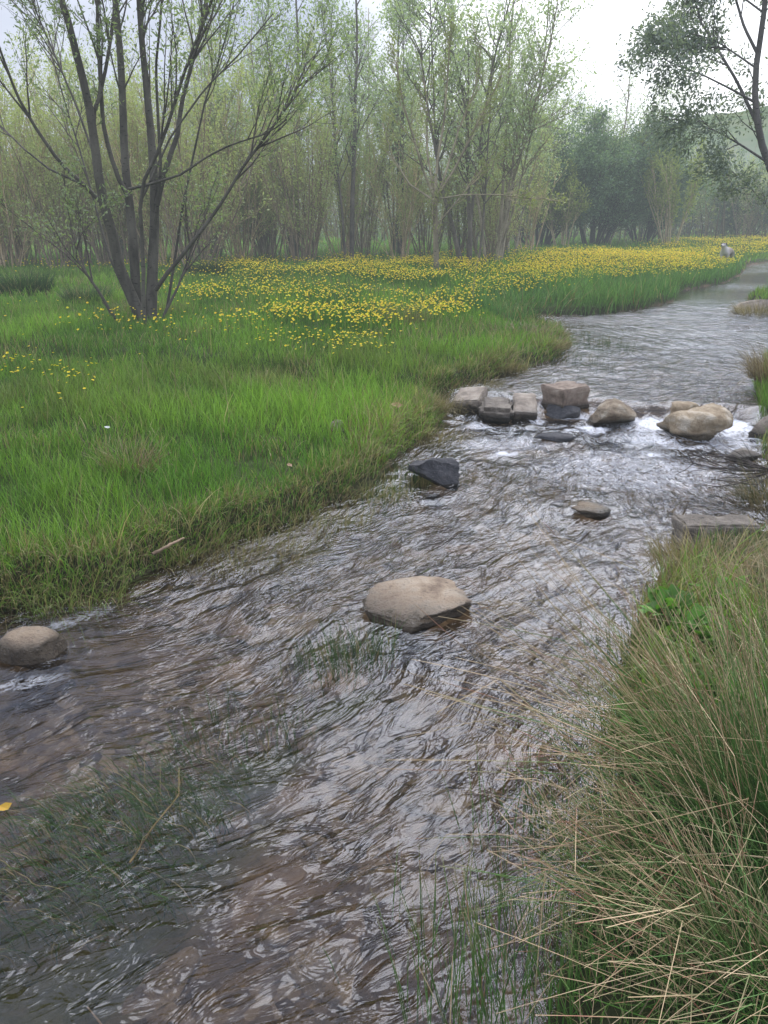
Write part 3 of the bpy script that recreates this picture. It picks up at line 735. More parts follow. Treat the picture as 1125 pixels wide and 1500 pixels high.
def put_tree(kind, px, py, label, group=None, sc=1.0, var=None, name=None, Yy=None, bark='bark', h=1.0):
    b = G(px, py, .32) if Yy is None else at(px, 300, Yy)
    b[2] = float(ground(b[:1], b[1:2])[0])
    i = var if var is not None else int(rng.integers(0, CNT[kind])); tr, cr = PRO[kind, i]
    t = thing(name or {'coppice': 'willow', 'slender': 'poplar', 'shrub': 'shrub', 'dome': 'willow', 'tall': 'willow'}[kind], label, 'shrub' if kind == 'shrub' else 'tree', b, rng.uniform(0, 6.28), group, (sc, sc, sc * h))
    link('trunk', tr, M[bark], t); link('crown', cr, M['leaf'], t); return t

# individual trees that can be told apart
put_tree('slender', 511, 388, 'tall slim dark tree with thin side branches standing alone in mid meadow', sc=.95, var=0)
put_tree('coppice', 440, 392, 'brown many-stemmed clump beside the tall slim dark tree', sc=1.0, var=1)
put_tree('tall', 690, 398, 'dark many-trunked willow clump just behind the pale bare tree', sc=1.0, var=0)
put_tree('tall', 722, 392, 'leaning pale-barked willow at the edge of the dark many-trunked clump', sc=.95, var=1, bark='barkpale')
put_tree('shrub', 822, 368, 'pale leafy fan-shaped shrub in front of the dark rounded willows', sc=1.45, var=0, bark='barkpale')
put_tree('shrub', 980, 366, 'pale slim shrub standing in the yellow flowers in front of the rounded willows', sc=1.5, var=1, bark='barkpale', h=1.25)
put_tree('coppice', 770, 376, 'light twiggy willow left of the pale fan-shaped shrub', sc=.8, var=2, bark='barkpale')
put_tree('dome', 868, 364, 'large dark rounded willow, the broadest in the row of dark bushes', sc=.98, var=0)
put_tree('dome', 790, 366, 'dark rounded willow at the left end of the dark bushes', sc=.85, var=1)
put_tree('dome', 940, 360, 'dark rounded willow at the right end of the dark bushes', sc=.85, var=1)
put_tree('coppice', 1085, 355, 'green willow with splayed stems behind the dog', sc=.95, var=3)
put_tree('coppice', 1030, 351, 'pale green willow at the foot of the hill beyond the dog', sc=.95, var=0)
put_tree('coppice', 290, 402, 'dense twiggy willow clump directly behind the big forked tree', sc=1.0, var=0)
# thicket rows
for (x0, x1, py, n, kind, sc, lab, grp, bark) in (
    (-60, 260, 398, 10, 'coppice', .86, 'brown many-stemmed willow in the front of the left thicket', 'willows at the front of the left thicket', 'bark'),
    (-60, 420, 385, 11, 'coppice', .88, 'brown many-stemmed willow deep in the left thicket', 'willows deep in the left thicket', 'bark'),
    (300, 760, 385, 11, 'coppice', .84, 'slim-stemmed willow at the back of the middle meadow', 'willows behind the middle meadow', 'bark'),
    (330, 780, 376, 6, 'tall', .92, 'tall feathery willow rising over the middle thicket', 'tall willows over the middle thicket', 'bark'),
    (-40, 330, 384, 3, 'tall', .9, 'tall feathery willow rising over the left thicket', 'tall willows over the left thicket', 'bark'),
    (400, 700, 380, 4, 'slender', .95, 'tall narrow poplar rising from the middle thicket', 'poplars in the middle thicket', 'bark'),
    (740, 890, 362, 4, 'tall', .92, 'tall airy tree rising behind the dark rounded willows', 'trees behind the dark rounded willows', 'bark'),
    (950, 1180, 350, 7, 'dome', .66, 'green willow in the far row below the hill', 'far willows below the hill', 'bark')):
    for i in range(n):
        put_tree(kind, x0 + (x1 - x0) * (i + .5 + rng.uniform(-.35, .35)) / n, py + rng.uniform(-4, 4), lab, grp, sc * rng.uniform(.85, 1.12), bark=bark)
# young shoots in the meadow
g = np.random.default_rng(5)
sap = Acc(); st = stemfan(g, 3, 1.3, .012, .2, .05); V, fs = tubes(np.array([a for a, b in st]), np.array([b for a, b in st]), 4); sap.add(V, fs, np.array([.9, .85, .75])); sapm = sap.mesh('sapling', True)
for (px, py) in ((690, 402), (710, 406), (735, 392), (705, 398), (640, 372), (745, 388), (590, 392), (1000, 372), (1018, 362), (1040, 368), (1072, 366), (1100, 366), (1090, 372), (955, 372), (1115, 360), (700, 388), (470, 400), (430, 404), (395, 398), (455, 402), (415, 400), (485, 398)):
    b = G(px, py, .32); b[2] = float(ground(b[:1], b[1:2])[0])
    o = link('sapling', sapm, M['bark'], loc=b); o.rotation_euler = (0, 0, g.uniform(0, 6)); s = g.uniform(.6, 1.2); o.scale = (s, s, s)
    tag(o, 'bare leafless young shoot standing among the yellow flowers', 'sapling', 'bare shoots in the meadow')

# distant woodland as one mass
A = Acc(); g = np.random.default_rng(8); n = 90000
xx = g.uniform(-55, 60, n); yy = g.uniform(46, 66, n); top = 3.6 + 1.3 * fbm(xx * .15, yy * .15, 3, 3) - .8 * ss(14, 30, xx)
zz = .3 + top * g.random(n)**.8
u = norm(g.normal(0, 1, (n, 3))); v = norm(np.cross(u, g.normal(0, 1, (n, 3)))); s = g.uniform(.12, .26, (n, 1)); p = np.stack([xx, yy, zz], 1)
V = np.stack([p, p + u * s * .5 + v * s * .3, p + u * s, p + u * s * .5 - v * s * .3], 1)
mv = g.random((n, 1)); C = np.array([.08, .10, .045]) * (1 - mv) + np.array([.19, .20, .09]) * mv
A.add(V, [(np.arange(n) * 4)[:, None] + np.array([[0, 1, 2, 3]])], np.repeat(C, 4, 0))
n = 1600; xx = g.uniform(-55, 60, n); yy = g.uniform(42, 64, n); Lh = g.uniform(2, 4.2, n)
P = np.stack([np.stack([xx, yy, 0 * xx], 1), np.stack([xx + g.normal(0, .2, n), yy, Lh * .5], 1), np.stack([xx + g.normal(0, .5, n), yy, Lh], 1)], 1)
V, fs = tubes(P, np.stack([np.full(n, .035), np.full(n, .025), np.full(n, .012)], 1), 3, False); A.add(V, fs, np.array([.17, .135, .095]) * np.repeat(g.uniform(.6, 1.6, (n, 1)), 9, 0))
tag(link('far_woods', A.mesh('far_woods'), M['leaf']), 'hazy far willow wood closing the view behind the meadow', 'woods', kind='stuff')

# ------------------------------------------------------------------ the big forked tree at the left (traced stems, real depth offsets)
def trace(pts, w0, w1, dy0=0, dy1=0, Yb=11.6, K_=14):
    pts = np.array(pts, float); n = len(pts); s = np.concatenate([[0], np.cumsum(np.hypot(*np.diff(pts, axis=0).T))]); s /= s[-1]
    tt = np.linspace(0, 1, K_); px = np.interp(tt, s, pts[:, 0]); py = np.interp(tt, s, pts[:, 1]); w = w0 + (w1 - w0) * tt**.8
    P = np.array([at(px[i], py[i], Yb + dy0 + (dy1 - dy0) * tt[i]) for i in range(K_)])
    rad = np.array([w[i] * .31 * pxs(P[i]) for i in range(K_)])
    return P, rad
HB = 11.3
HS = [
    (((212, 478), (196, 440), (178, 411), (171, 365), (153, 304), (142, 244), (135, 180), (125, 130), (112, 80), (100, 30), (82, -20), (60, -110)), 30, 13, 0, -.5),
    (((133, 175), (145, 145), (155, 100), (165, 40), (172, -60)), 10, 6, -.2, .2),
    (((205, 478), (200, 436), (197, 379), (194, 333), (188, 283), (183, 240), (181, 180), (178, 100), (172, 30), (160, -90)), 26, 13, .1, .5),
    (((188, 288), (174, 262), (160, 222), (151, 180), (146, 100), (142, 20), (150, -80)), 12, 7, .1, -.3),
    (((222, 478), (222, 440), (224, 393), (227, 322), (227, 280), (224, 233), (220, 180), (214, 120), (207, 50), (200, -60)), 30, 11, .1, .6),
    (((212, 478), (210, 450), (210, 379), (204, 287), (213, 258), (231, 223), (247, 180), (275, 90), (300, 30), (330, -60)), 11, 6, -.3, -.8),
    (((230, 300), (233, 283), (245, 240), (260, 198), (266, 150), (290, 60), (312, -40)), 14, 7, .2, .9),
    (((228, 425), (240, 406), (263, 379), (302, 329), (327, 294), (356, 244), (391, 198), (425, 150), (450, 90)), 11, 4, 0, -.5),
    (((188, 277), (213, 272), (267, 255), (302, 230), (338, 212), (395, 194), (420, 175)), 7, 3, -.1, -1.2),
    (((150, 298), (121, 269), (89, 240), (71, 215), (50, 184), (25, 140), (8, 95), (-15, 30)), 11, 5, 0, -.7),
    (((125, 272), (71, 247), (36, 219), (7, 190), (-30, 160)), 6, 3, -.1, .6),
    (((175, 474), (160, 454), (146, 429), (121, 393), (110, 374), (118, 345)), 10, 3, -.1, -.4),
    (((236, 474), (242, 457), (260, 422), (276, 379), (286, 340)), 8, 3, .2, .5),
    (((200, 470), (185, 430), (165, 390), (150, 340), (120, 230), (95, 150), (70, 60)), 7, 3, .3, 1.4),
    (((227, 330), (236, 250), (232, 180), (228, 100), (236, 20), (240, -60)), 9, 5, .2, -.4),
    (((245, 450), (256, 380), (268, 300), (285, 220), (300, 150), (330, 60), (350, -30)), 7, 3, .4, 1.2),
    (((142, 240), (110, 150), (80, 80), (50, 10), (30, -60)), 6, 3, .2, 1.0),
    (((204, 300), (250, 200), (300, 130), (350, 80), (400, 20)), 6, 3, 0, .8)]
tr_ = trace
stems = [trace(p, a, b_, c_, d_, HB) for p, a, b_, c_, d_ in HS]
hero = thing('willow', 'big grey willow forking into several trunks on the left meadow', 'tree')
spec = dict(n=[7, 6], t0=[.42, .2], len=[1.5, .6], ang=[.45, .5], rad=[.014, .004], wig=.07, trop=.05, twig=(.9, .85, .8))
lf = dict(per=15, size=.065, asp=.34, c1=(.15, .20, .10), c2=(.29, .35, .18), spread=.05)
tr, cr = tree_meshes(3, stems, spec, lf, 'willow', tint=(.66, .66, .60))
link('trunk', tr, M['bark'], hero); link('crown', cr, M['leaf'], hero)

# pale bare tree in the middle distance
HB = 21.0
PS = [(((640, 404), (639, 370), (638, 330), (637, 290)), 10, 8, 0, 0),
      (((637, 292), (620, 250), (605, 200), (590, 150), (580, 90)), 5, 2, 0, -.8), (((637, 292), (640, 240), (650, 180), (655, 120), (660, 50)), 5, 2, 0, .5),
      (((637, 292), (665, 250), (690, 200), (710, 160), (735, 110)), 5, 2, 0, -.4), (((637, 295), (600, 270), (575, 230), (560, 180)), 4, 1.5, 0, .7),
      (((638, 292), (680, 285), (730, 285), (790, 292), (800, 290)), 2.4, 1.2, 0, -1.5), (((638, 300), (660, 230), (672, 190), (700, 120), (705, 60)), 4, 1.5, 0, .9),
      (((638, 296), (625, 220), (626, 150), (615, 80)), 4, 1.5, 0, 1.), (((639, 330), (665, 300), (690, 270), (720, 230)), 3, 1, 0, .3)]
stems = [trace(p, a * 1.5, b_ * 1.5, c_, d_, HB) for p, a, b_, c_, d_ in PS]
pale = thing('willow', 'pale young tree with a fan of bare twigs in the middle of the meadow', 'tree')
spec = dict(n=[8, 5], t0=[.3, .2], len=[1.0, .5], ang=[.4, .45], rad=[.010, .005], wig=.06, trop=.07, twig=(1.5, 1.4, 1.1))
lf = dict(per=7, size=.09, asp=.35, c1=(.20, .23, .08), c2=(.32, .34, .13), spread=.05)
tr, cr = tree_meshes(33, stems, spec, lf, 'willow', tint=(1.05, 1.0, .85))
link('trunk', tr, M['barkpale'], pale); link('crown', cr, M['leaf'], pale)

# tree leaning in from the right edge
HB = 15.0
RS = [(((1175, 440), (1165, 360), (1145, 290), (1125, 240), (1112, 200), (1105, 150), (1108, 90), (1118, 30), (1125, -60)), 22, 11, 0, 0),
      (((1120, 235), (1085, 212), (1055, 195), (1020, 180), (990, 175)), 6, 2, 0, -.6), (((1108, 180), (1080, 120), (1050, 70), (1025, 30), (1010, -40)), 9, 3, 0, .6),
      (((1106, 150), (1070, 130), (1030, 110), (990, 95), (970, 85)), 6, 2, 0, -.9), (((1110, 80), (1090, 40), (1075, -10), (1060, -70)), 8, 4, 0, .5),
      (((1135, 265), (1150, 200), (1170, 120), (1185, 30)), 12, 6, 0, .4), (((1165, 360), (1130, 310), (1095, 270), (1070, 250)), 4, 1.5, 0, -1), (((1108, 100), (1050, 60), (1015, 50), (985, 60)), 5, 2, 0, -.2),
      (((1120, 20), (1080, -10), (1040, -20), (1000, 10)), 5, 2, 0, .8)]
stems = [trace(p, a, b_, c_, d_, HB) for p, a, b_, c_, d_ in RS]
rt = thing('willow', 'dark leafy willow leaning in over the stream from the right edge', 'tree')
spec = dict(n=[13, 6], t0=[.3, .25], len=[.95, .5], ang=[.55, .6], rad=[.012, .004], wig=.09, trop=.0, twig=(.6, .6, .6))
lf = dict(per=22, size=.075, asp=.42, c1=(.11, .14, .12), c2=(.26, .30, .24), spread=.08)
tr, cr = tree_meshes(35, stems, spec, lf, 'willow', tint=(.75, .75, .78))
link('trunk', tr, M['bark'], rt); link('crown', cr, M['leaf'], rt)

# ------------------------------------------------------------------ clumps of sedge and rush
def tuft(name, label, base, n, h, w, spread, c1, c2, dry=.1, cat='plant', group=None, rad=.12, K=4, lean=0., laz=0., bend=(.2, 1.2), rx=1.0, seed=1):
    g = np.random.default_rng(seed); a = g.uniform(0, 6.283, n); r = rad * np.sqrt(g.random(n))
    P = np.stack([np.cos(a) * r * rx, np.sin(a) * r, np.zeros(n) - .02], 1)
    H = h * g.uniform(.55, 1.15, n); az = np.where(g.random(n) < lean, g.normal(laz, .5, n), a + g.normal(0, .5, n))
    V, fs, t = blades(P, H, np.full(n, w) * g.uniform(.6, 1.2, n), az, np.abs(g.normal(0, spread, n)), g.uniform(bend[0], bend[1], n), K, face=g.uniform(0, 3.14, n))
    mv = g.random((n, 1)); C = np.array(c1) * (1 - mv) + np.array(c2) * mv; k = g.random(n) < dry; C[k] = np.array([.36, .28, .16]) * g.uniform(.5, 1.1, (k.sum(), 1))
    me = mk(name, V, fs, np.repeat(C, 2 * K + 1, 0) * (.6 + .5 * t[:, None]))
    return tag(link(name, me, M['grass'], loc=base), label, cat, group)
def gz(px, py, z=.2):
    b = G(px, py, z); b[2] = float(ground(b[:1], b[1:2])[0]); return b
dk = ((.025, .06, .02), (.06, .11, .035))
tuft('sedge_clump', 'dark green rounded sedge clump at the left edge of the meadow', gz(38, 448), 1600, .52, .008, .35, *dk, .05, seed=2, rad=.42, rx=1.2)
tuft('sedge_clump', 'dark green sedge clump at the foot of the big forked willow, left side', gz(130, 462), 900, .38, .008, .4, *dk, .12, seed=3, rad=.35)
tuft('sedge_clump', 'dark sedge clump under the twiggy willow behind the forked tree', gz(305, 418), 900, .5, .01, .35, *dk, .15, seed=4, rad=.4)
tuft('sedge_clump', 'straw coloured clump with dry stems around the base of the forked willow', gz(222, 478), 700, .35, .006, .45, (.08, .12, .03), (.16, .16, .07), .35, seed=5, rad=.4, rx=1.4)
tuft('grass_tussock', 'brown and straw tussock in the green bank grass', gz(195, 690, .15), 260, .32, .005, .6, (.16, .12, .06), (.30, .22, .12), .6, seed=6, rad=.13, rx=1.5, bend=(.5, 1.8))
tuft('grass_tussock', 'tall yellow-green tussock beside the flower patch at the bank', gz(590, 492), 420, .45, .006, .35, (.14, .17, .05), (.26, .25, .10), .4, seed=7, rad=.25, rx=1.4)
tuft('grass_tussock', 'dry tussock hanging over the bank above the weir blocks', gz(655, 580, .12), 700, .30, .005, .7, (.15, .12, .06), (.28, .22, .12), .6, seed=8, rad=.22, rx=1.6, bend=(.6, 2.0))
tuft('grass_tussock', 'matted straw tussock on the bank beside the wide pool', gz(765, 500, .16), 900, .30, .007, .75, (.14, .13, .06), (.27, .22, .12), .6, seed=9, rad=.38, rx=1.6, bend=(.6, 2.2))
tuft('grass_tussock', 'dry tussock hanging over the pale slab on the far right bank', gz(1118, 448, .25), 1000, .42, .012, .7, (.16, .14, .07), (.33, .26, .14), .6, seed=10, rad=.4, rx=1.1, bend=(.6, 2.2))
tuft('grass_tussock', 'reddish brown tussock on the right bank upstream of the weir', gz(1150, 560, .2), 1300, .42, .006, .6, (.12, .08, .05), (.24, .17, .10), .5, seed=11, rad=.35, bend=(.4, 1.8))
tuft('grass_tussock', 'green and brown tussock on the right bank near the end of the weir', gz(1150, 700, .15), 900, .32, .005, .6, (.04, .08, .02), (.20, .15, .08), .4, seed=12, rad=.25, bend=(.4, 1.8))
tuft('grass_tussock', 'flattened yellowish tussock at the waterline in the lower left bank', gz(85, 852, .08), 650, .30, .0045, .6, (.13, .22, .04), (.25, .29, .10), .3, seed=13, rad=.22, rx=1.6, bend=(.5, 1.9), lean=.6, laz=-1.0)
tuft('grass_tussock', 'matted pale straw tussock trailing into the water below the dry stick', gz(330, 798, .06), 800, .30, .004, .8, (.17, .18, .07), (.33, .29, .15), .5, seed=14, rad=.22, rx=2.2, bend=(.6, 1.6), lean=.8, laz=-.9)
for i, (px, py, lab, sx) in enumerate(((702, 566, 'dry tussock between the leftmost weir block and the wide pool', 1.4), (738, 548, 'straw tussock drooping into the pool left of the grass sprigs', 1.5),
        (806, 522, 'brown tussock at the tip of the bank by the wide pool', 1.3), (628, 600, 'dark undercut tussock with hanging roots beside the leftmost weir block', 1.2), (850, 472, 'straw tussock at the foot of the tall reed grass upstream', 1.6),
        (640, 628, 'green and straw tussock just below the leftmost weir block', 1.3))):
    tuft('grass_tussock', lab, gz(px, py, .1), 520, .24, .0055, .7, (.14, .14, .05), (.27, .22, .11), .5, seed=70 + i, rad=.17, rx=sx, bend=(.6, 2.2), lean=.4, laz=-.9)
for i, (px, py, lab) in enumerate(((398, 776, 'pale matted grass trailing in the water, nearest the dry stick after the large mat'), (462, 750, 'matted grass trailing in the water midway along the bank'), (528, 716, 'matted grass trailing in the water short of the black rock'))):
    tuft('grass_tussock', lab, gz(px, py, .05), 520, .26, .004, .8, (.15, .18, .06), (.33, .30, .15), .4, seed=80 + i, rad=.16, rx=2.4, bend=(.5, 1.5), lean=.8, laz=-1.3)
# water plants standing in the stream
wp = [(505, 985, 95, .20, .10), (470, 1000, 40, .14, .10), (380, 1075, 45, .12, .14), (345, 1090, 45, .13, .12), (290, 1130, 50, .12, .12), (235, 1190, 80, .14, .15), (150, 1230, 90, .13, .2), (60, 1270, 110, .13, .22), (20, 1330, 90, .13, .2), (110, 1300, 80, .12, .2), (190, 1210, 80, .13, .14), (250, 1160, 60, .12, .14), (10, 1260, 80, .13, .2), (530, 965, 70, .2, .08),
      (865, 520, 60, .18, .2), (905, 528, 40, .18, .15), (835, 545, 60, .16, .2), (560, 730, 50, .13, .15), (520, 745, 60, .12, .18), (600, 700, 40, .14, .1), (575, 715, 40, .14, .12), (880, 560, 14, .15, .08), (780, 535, 60, .16, .2), (820, 515, 60, .16, .2)]
for i, (px, py, n, h, rad) in enumerate(wp):
    b = G(px, py, -.05); b[2] = -.05 + float(wlev(b[0], b[1]))
    left = py > 900
    tuft('water_sedge', 'thin green sedge sprig standing in the shallow near water' if left else 'thin grass sprig standing in the water along the far left bank', b, int(n * (2.6 if px < 300 else 1.5)), h + .06, .0035 if left else .005, .16,
         (.03, .07, .02), (.07, .13, .035), .12, group='sedge sprigs in the near water' if left else 'grass sprigs in the water by the far bank', rad=rad, rx=2.2, seed=40 + i, bend=(.7, 1.9) if px < 300 else (.0, .5), lean=.9 if px < 300 else .5, laz=-2.5)
# bright green leafy plants on the near right bank
def leafy(base, n, size, seed, label):
    base = base + np.array([-.02, 0, .07])
    g = np.random.default_rng(seed); A = Acc()
    for i in range(n):
        a = g.uniform(0, 6.28); el = g.uniform(.5, 1.3); u = np.array([math.cos(a) * math.cos(el), math.sin(a) * math.cos(el), math.sin(el)]); v = norm(np.cross(u, [0, 0, 1.]) + g.normal(0, .2, 3)); s = size * g.uniform(.6, 1.2)
        p = g.normal(0, .05, 3) * [1, 1, 0]; t = np.array([0, .25, .5, .75, 1.]); wd = np.array([.02, .16, .2, .13, .0]) * s
        c = p + np.outer(t * s, u) + np.outer(-.35 * s * t**2, [0, 0, 1.]) ; V = np.concatenate([c - v * wd[:, None], c + v * wd[:, None]])
        f = np.array([[k, k + 1, k + 6, k + 5] for k in range(4)]); A.add(V, [f], np.array([.11, .25, .04]) * g.uniform(.5, 1.3))
    return tag(link('leafy_plant', A.mesh('leafy_plant', True), M['leaf'], loc=base), label, 'plant')
leafy(gz(985, 905, .15), 40, .15, 1, 'bright green broad-leaved plant topmost among the rushes')
leafy(gz(1035, 950, .15), 46, .17, 2, 'bright green broad-leaved plant in the middle of the rushes')
leafy(gz(1060, 1040, .15), 40, .18, 3, 'broad-leaved plant low under the rush stems at the right edge')
leafy(gz(955, 1100, .10), 14, .11, 4, 'small leafy plant by the water under the rushes')
leafy(gz(1060, 880, .18), 34, .13, 5, 'leafy plant against the concrete block end of the bank')

def rush(name, label, base, n, Ls, tilt0, tilt1, azc, azs, rad, seed, straw=.55, kink=.18, rr=.0014, rx=1.):
    g = np.random.default_rng(seed); Kp = 8
    a = g.normal(azc, azs, n); tl = g.uniform(tilt0, tilt1, n); L = Ls * g.uniform(.55, 1.15, n)
    b = np.stack([g.normal(0, rad * rx, n), g.normal(0, rad, n), np.zeros(n) - .03], 1)
    t = np.linspace(0, 1, Kp); P = np.zeros((n, Kp, 3))
    curve = g.uniform(-.05, .22, n)
    kt = g.uniform(.45, .85, n); kk = g.random(n) < kink; ka = g.uniform(.5, 1.4, n); kaz = g.normal(0, .5, n)
    p = b.copy(); P[:, 0] = p
    for i in range(1, Kp):
        th = tl + curve * t[i]; az = a.copy()
        after = kk & (t[i] > kt); th = np.where(after, th + ka, th); az = np.where(after, az + kaz, az)
        p = p + (L / (Kp - 1))[:, None] * np.stack([np.cos(az) * np.sin(th), np.sin(az) * np.sin(th), np.cos(th)], 1); P[:, i] = p
    V, fs = tubes(P, np.linspace(rr, rr * .45, Kp)[None] * g.uniform(.7, 1.3, (n, 1)), 3)
    isd = g.random(n) < straw; gl = g.uniform(.42, .95, (n, 1))
    tt = t[None]; mixv = np.where(isd[:, None], ss(gl - .35, gl + .1, tt), ss(.75, 1.1, tt) * .8)[..., None]
    green = np.array([.07, .155, .03]) * g.uniform(.7, 1.5, (n, 1, 1)); st = np.array([.52, .38, .22]) * g.uniform(.5, 1.2, (n, 1, 1)); rd = np.array([.33, .14, .09])
    C = green * (1 - mixv) + st * mixv
    rs = (g.random((n, Kp)) < .10)[..., None] & (mixv > .4); C = np.where(rs, rd, C)
    me = mk(name, V, fs, np.repeat(C.reshape(-1, 3), 3, 0))
    return tag(link(name, me, M['rush'], loc=base), label, 'rush')
tuft('grass_tussock', 'pale thatch of dead grass right in front of the long brown concrete block', gz(1045, 828, .1), 900, .20, .005, .8, (.24, .19, .10), (.38, .31, .18), .6, seed=90, rad=.2, rx=1.6, bend=(.5, 1.8))
tuft('grass_tussock', 'pale thatch of dead grass on the near bank, right of the leafy plants', gz(1110, 880, .12), 900, .24, .005, .7, (.20, .17, .09), (.38, .31, .18), .5, seed=91, rad=.22, rx=1.4, bend=(.5, 1.8))
rush('rush_tussock', 'largest rush tussock, green at its base with straw tips, at the right edge', gz(1135, 1250, .1), 620, .74, .15, .95, 2.6, .7, .085, 1)
rush('rush_tussock', 'upper rush tussock with long pale stems leaning over the concrete block', gz(1165, 1060, .15), 200, .58, .15, .8, 2.35, .6, .09, 2, straw=.7)
rush('rush_tussock', 'dry rush tussock farthest up the near right bank', gz(1190, 930, .2), 130, .50, .2, .9, 2.3, .6, .09, 3, straw=.9)
rush('rush_tussock', 'rush tussock in the lower right corner with bent broken straw stems', gz(1130, 1450, .1), 420, .62, .3, 1.25, 2.9, .7, .10, 4, straw=.75, kink=.5, rr=.0016)
rush('rush_tussock', 'sparse long straw stems arching far out over the water from the right bank', gz(1080, 1150, .08), 190, .95, .7, 1.3, 2.8, .5, .14, 6, straw=1., kink=.35, rr=.0018)
rush('rush_tussock', 'tangled low rush tussock with bent stems over the water', gz(960, 1320, .05), 420, .42, .3, 1.35, 3.0, .8, .10, 5, straw=.7, kink=.55)
def sedge(px, py, n, L, seed, label, azc=1.9, azs=.9, rad=.05, straw=.12):
    b = G(px, py, 0); b[2] = -.04
    return rush('green_rush', label, b, n, L, .0, .40, azc, azs, rad, seed, straw=straw, kink=.05, rr=.0017, rx=1.8)
sedge(700, 1490, 55, .45, 11, 'green upright rushes in the water at the bottom edge, left of the corner tussock', rad=.06)
sedge(860, 1500, 110, .42, 12, 'green rushes in the water at the bottom edge, below the tangled tussock', rad=.07)
sedge(990, 1520, 130, .42, 13, 'green rushes at the bottom edge nearest the right corner', rad=.08)
sedge(820, 1220, 90, .32, 14, 'thin dark green rushes standing in the water beside the largest tussock', rad=.08)
sedge(890, 1090, 70, .32, 15, 'thin green rushes at the waterline under the leaning stems', rad=.06)
sedge(790, 1370, 90, .30, 16, 'short green rushes in the dark water below the bent straw stems', rad=.09)
sedge(930, 960, 60, .28, 17, 'green rushes at the waterline beside the topmost leafy plant', rad=.05)
# a few long bent dry stems reaching over the water, each one a thing
def stalk(name, label, pts, r=.0016, c=(.42, .32, .19), cat='stalk'):
    P = np.array([at(px, py, Y) for px, py, Y in pts]); n = len(P); tt = np.linspace(0, n - 1, 4 * n); Pi = np.stack([np.interp(tt, np.arange(n), P[:, k]) for k in range(3)], 1)[None]
    V, fs = tubes(Pi, np.linspace(r, r * .5, 4 * n)[None], 5); return tag(link(name, mk(name, V, fs, np.tile(np.array(c), (len(V), 1)), True), M['rush']), label, cat)
stalk('dry_stalk', 'long dry stem bent flat and pointing furthest out over the water', [(1110, 1180, 1.9), (960, 1100, 1.95), (780, 1045, 2.0), (690, 1058, 2.02), (588, 1081, 2.05)])
stalk('dry_stalk', 'pale straw stem kinked down near the bottom edge of the stream', [(1120, 1420, 1.35), (1040, 1380, 1.35), (920, 1440, 1.3), (840, 1500, 1.25)], .002)
stalk('dry_stalk', 'dry stem end poking up at the bottom left corner', [(160, 1515, 1.42), (128, 1475, 1.45)], .0035, (.36, .28, .2))
stalk('dry_stalk', 'straw stem bent sharply above the reflection at lower centre', [(1090, 1235, 1.75), (905, 1250, 1.75), (740, 1222, 1.8), (650, 1222, 1.8), (600, 1330, 1.75)])
stalk('dry_stalk', 'thick pale broken stem lying across the lower right corner', [(1140, 1300, 1.45), (1080, 1400, 1.4), (1055, 1520, 1.3)], .003)
stalk('dry_stalk', 'pale thick stems lying level across the right corner tussock', [(1180, 1262, 1.5), (1060, 1250, 1.55), (860, 1262, 1.6), (762, 1262, 1.65)], .0024)
for i, (px, py, py2, dx) in enumerate(((210, 600, 520, -2), (372, 598, 545, -6), (440, 610, 560, -30), (320, 592, 556, -4), (448, 588, 545, 5))):
    b = gz(px, py, .14); Yb_ = b[1]
    stalk('dry_stalk', ['upright tan stalk standing alone in the bank grass, tallest on the left', 'thin upright straw stalk right of the tallest one', 'slanting straw stalk leaning left in the bank grass', 'short green-straw stalk between the two upright ones', 'thin pale stalk rightmost in the bank grass'][i],
          [(px, py, Yb_), (px + dx * .5, (py + py2) / 2, Yb_), (px + dx, py2, Yb_)], .003, (.36, .33, .17))
# driftwood, twigs, a fallen leaf
def stick(label, pts, r, c=(.30, .22, .15), sides=7, name='stick', cat='stick', g=np.random.default_rng(3)):
    P = np.array([G(px, py, z) for px, py, z in pts]); n = len(P); tt = np.linspace(0, n - 1, 5 * n)
    Pi = np.stack([np.interp(tt, np.arange(n), P[:, k]) for k in range(3)], 1) + g.normal(0, r * .15, (5 * n, 3))
    V, fs = tubes(Pi[None], (np.linspace(r, r * .6, 5 * n) * g.uniform(.85, 1.15, 5 * n))[None], sides)
    return tag(link(name, mk(name, V, fs, np.tile(np.array(c) * 4, (len(V), 1)), True), M['bark']), label, cat)
stick('tan broken stick lying on the matted grass at the left bank', [(222, 812, .10), (245, 800, .12), (270, 788, .12)], .010, (.40, .32, .24))
stick('thin yellowish twig lying in the near water', [(190, 1264, .015), (225, 1210, .02), (262, 1165, .02), (262, 1125, .02)], .0035, (.3, .25, .13))
stick('short dark twig floating in the near water', [(262, 1128, .015), (320, 1114, .018)], .003, (.08, .06, .045))
A = Acc(); g = np.random.default_rng(12); br = []
b0 = G(1135, 690, .12)
for i in range(16):
    e = b0 + np.array([g.uniform(-.62, -.1), g.uniform(-.35, .35), g.uniform(-.1, .18)]); mid = (b0 + e) / 2 + g.normal(0, .04, 3)
    P = np.array([np.interp(np.linspace(0, 2, K), [0, 1, 2], [b0[k], mid[k], e[k]]) for k in range(3)]).T; br.append((P, np.linspace(.007, .002, K)))
    for j in range(3): c = branch(g, P[g.integers(2, 6)], norm(e - b0) + g.normal(0, .5, 3), g.uniform(.1, .25), .1, 0); br.append((c, np.linspace(.003, .001, K)))
V, fs = tubes(np.array([a for a, b in br]), np.array([b for a, b in br]), 4); A.add(V, fs, np.array([.45, .42, .42]))
tag(link('dead_branch', A.mesh('dead_branch', True), M['bark']), 'dark dead branch with bare twigs dipping in the water at the right bank', 'branch')
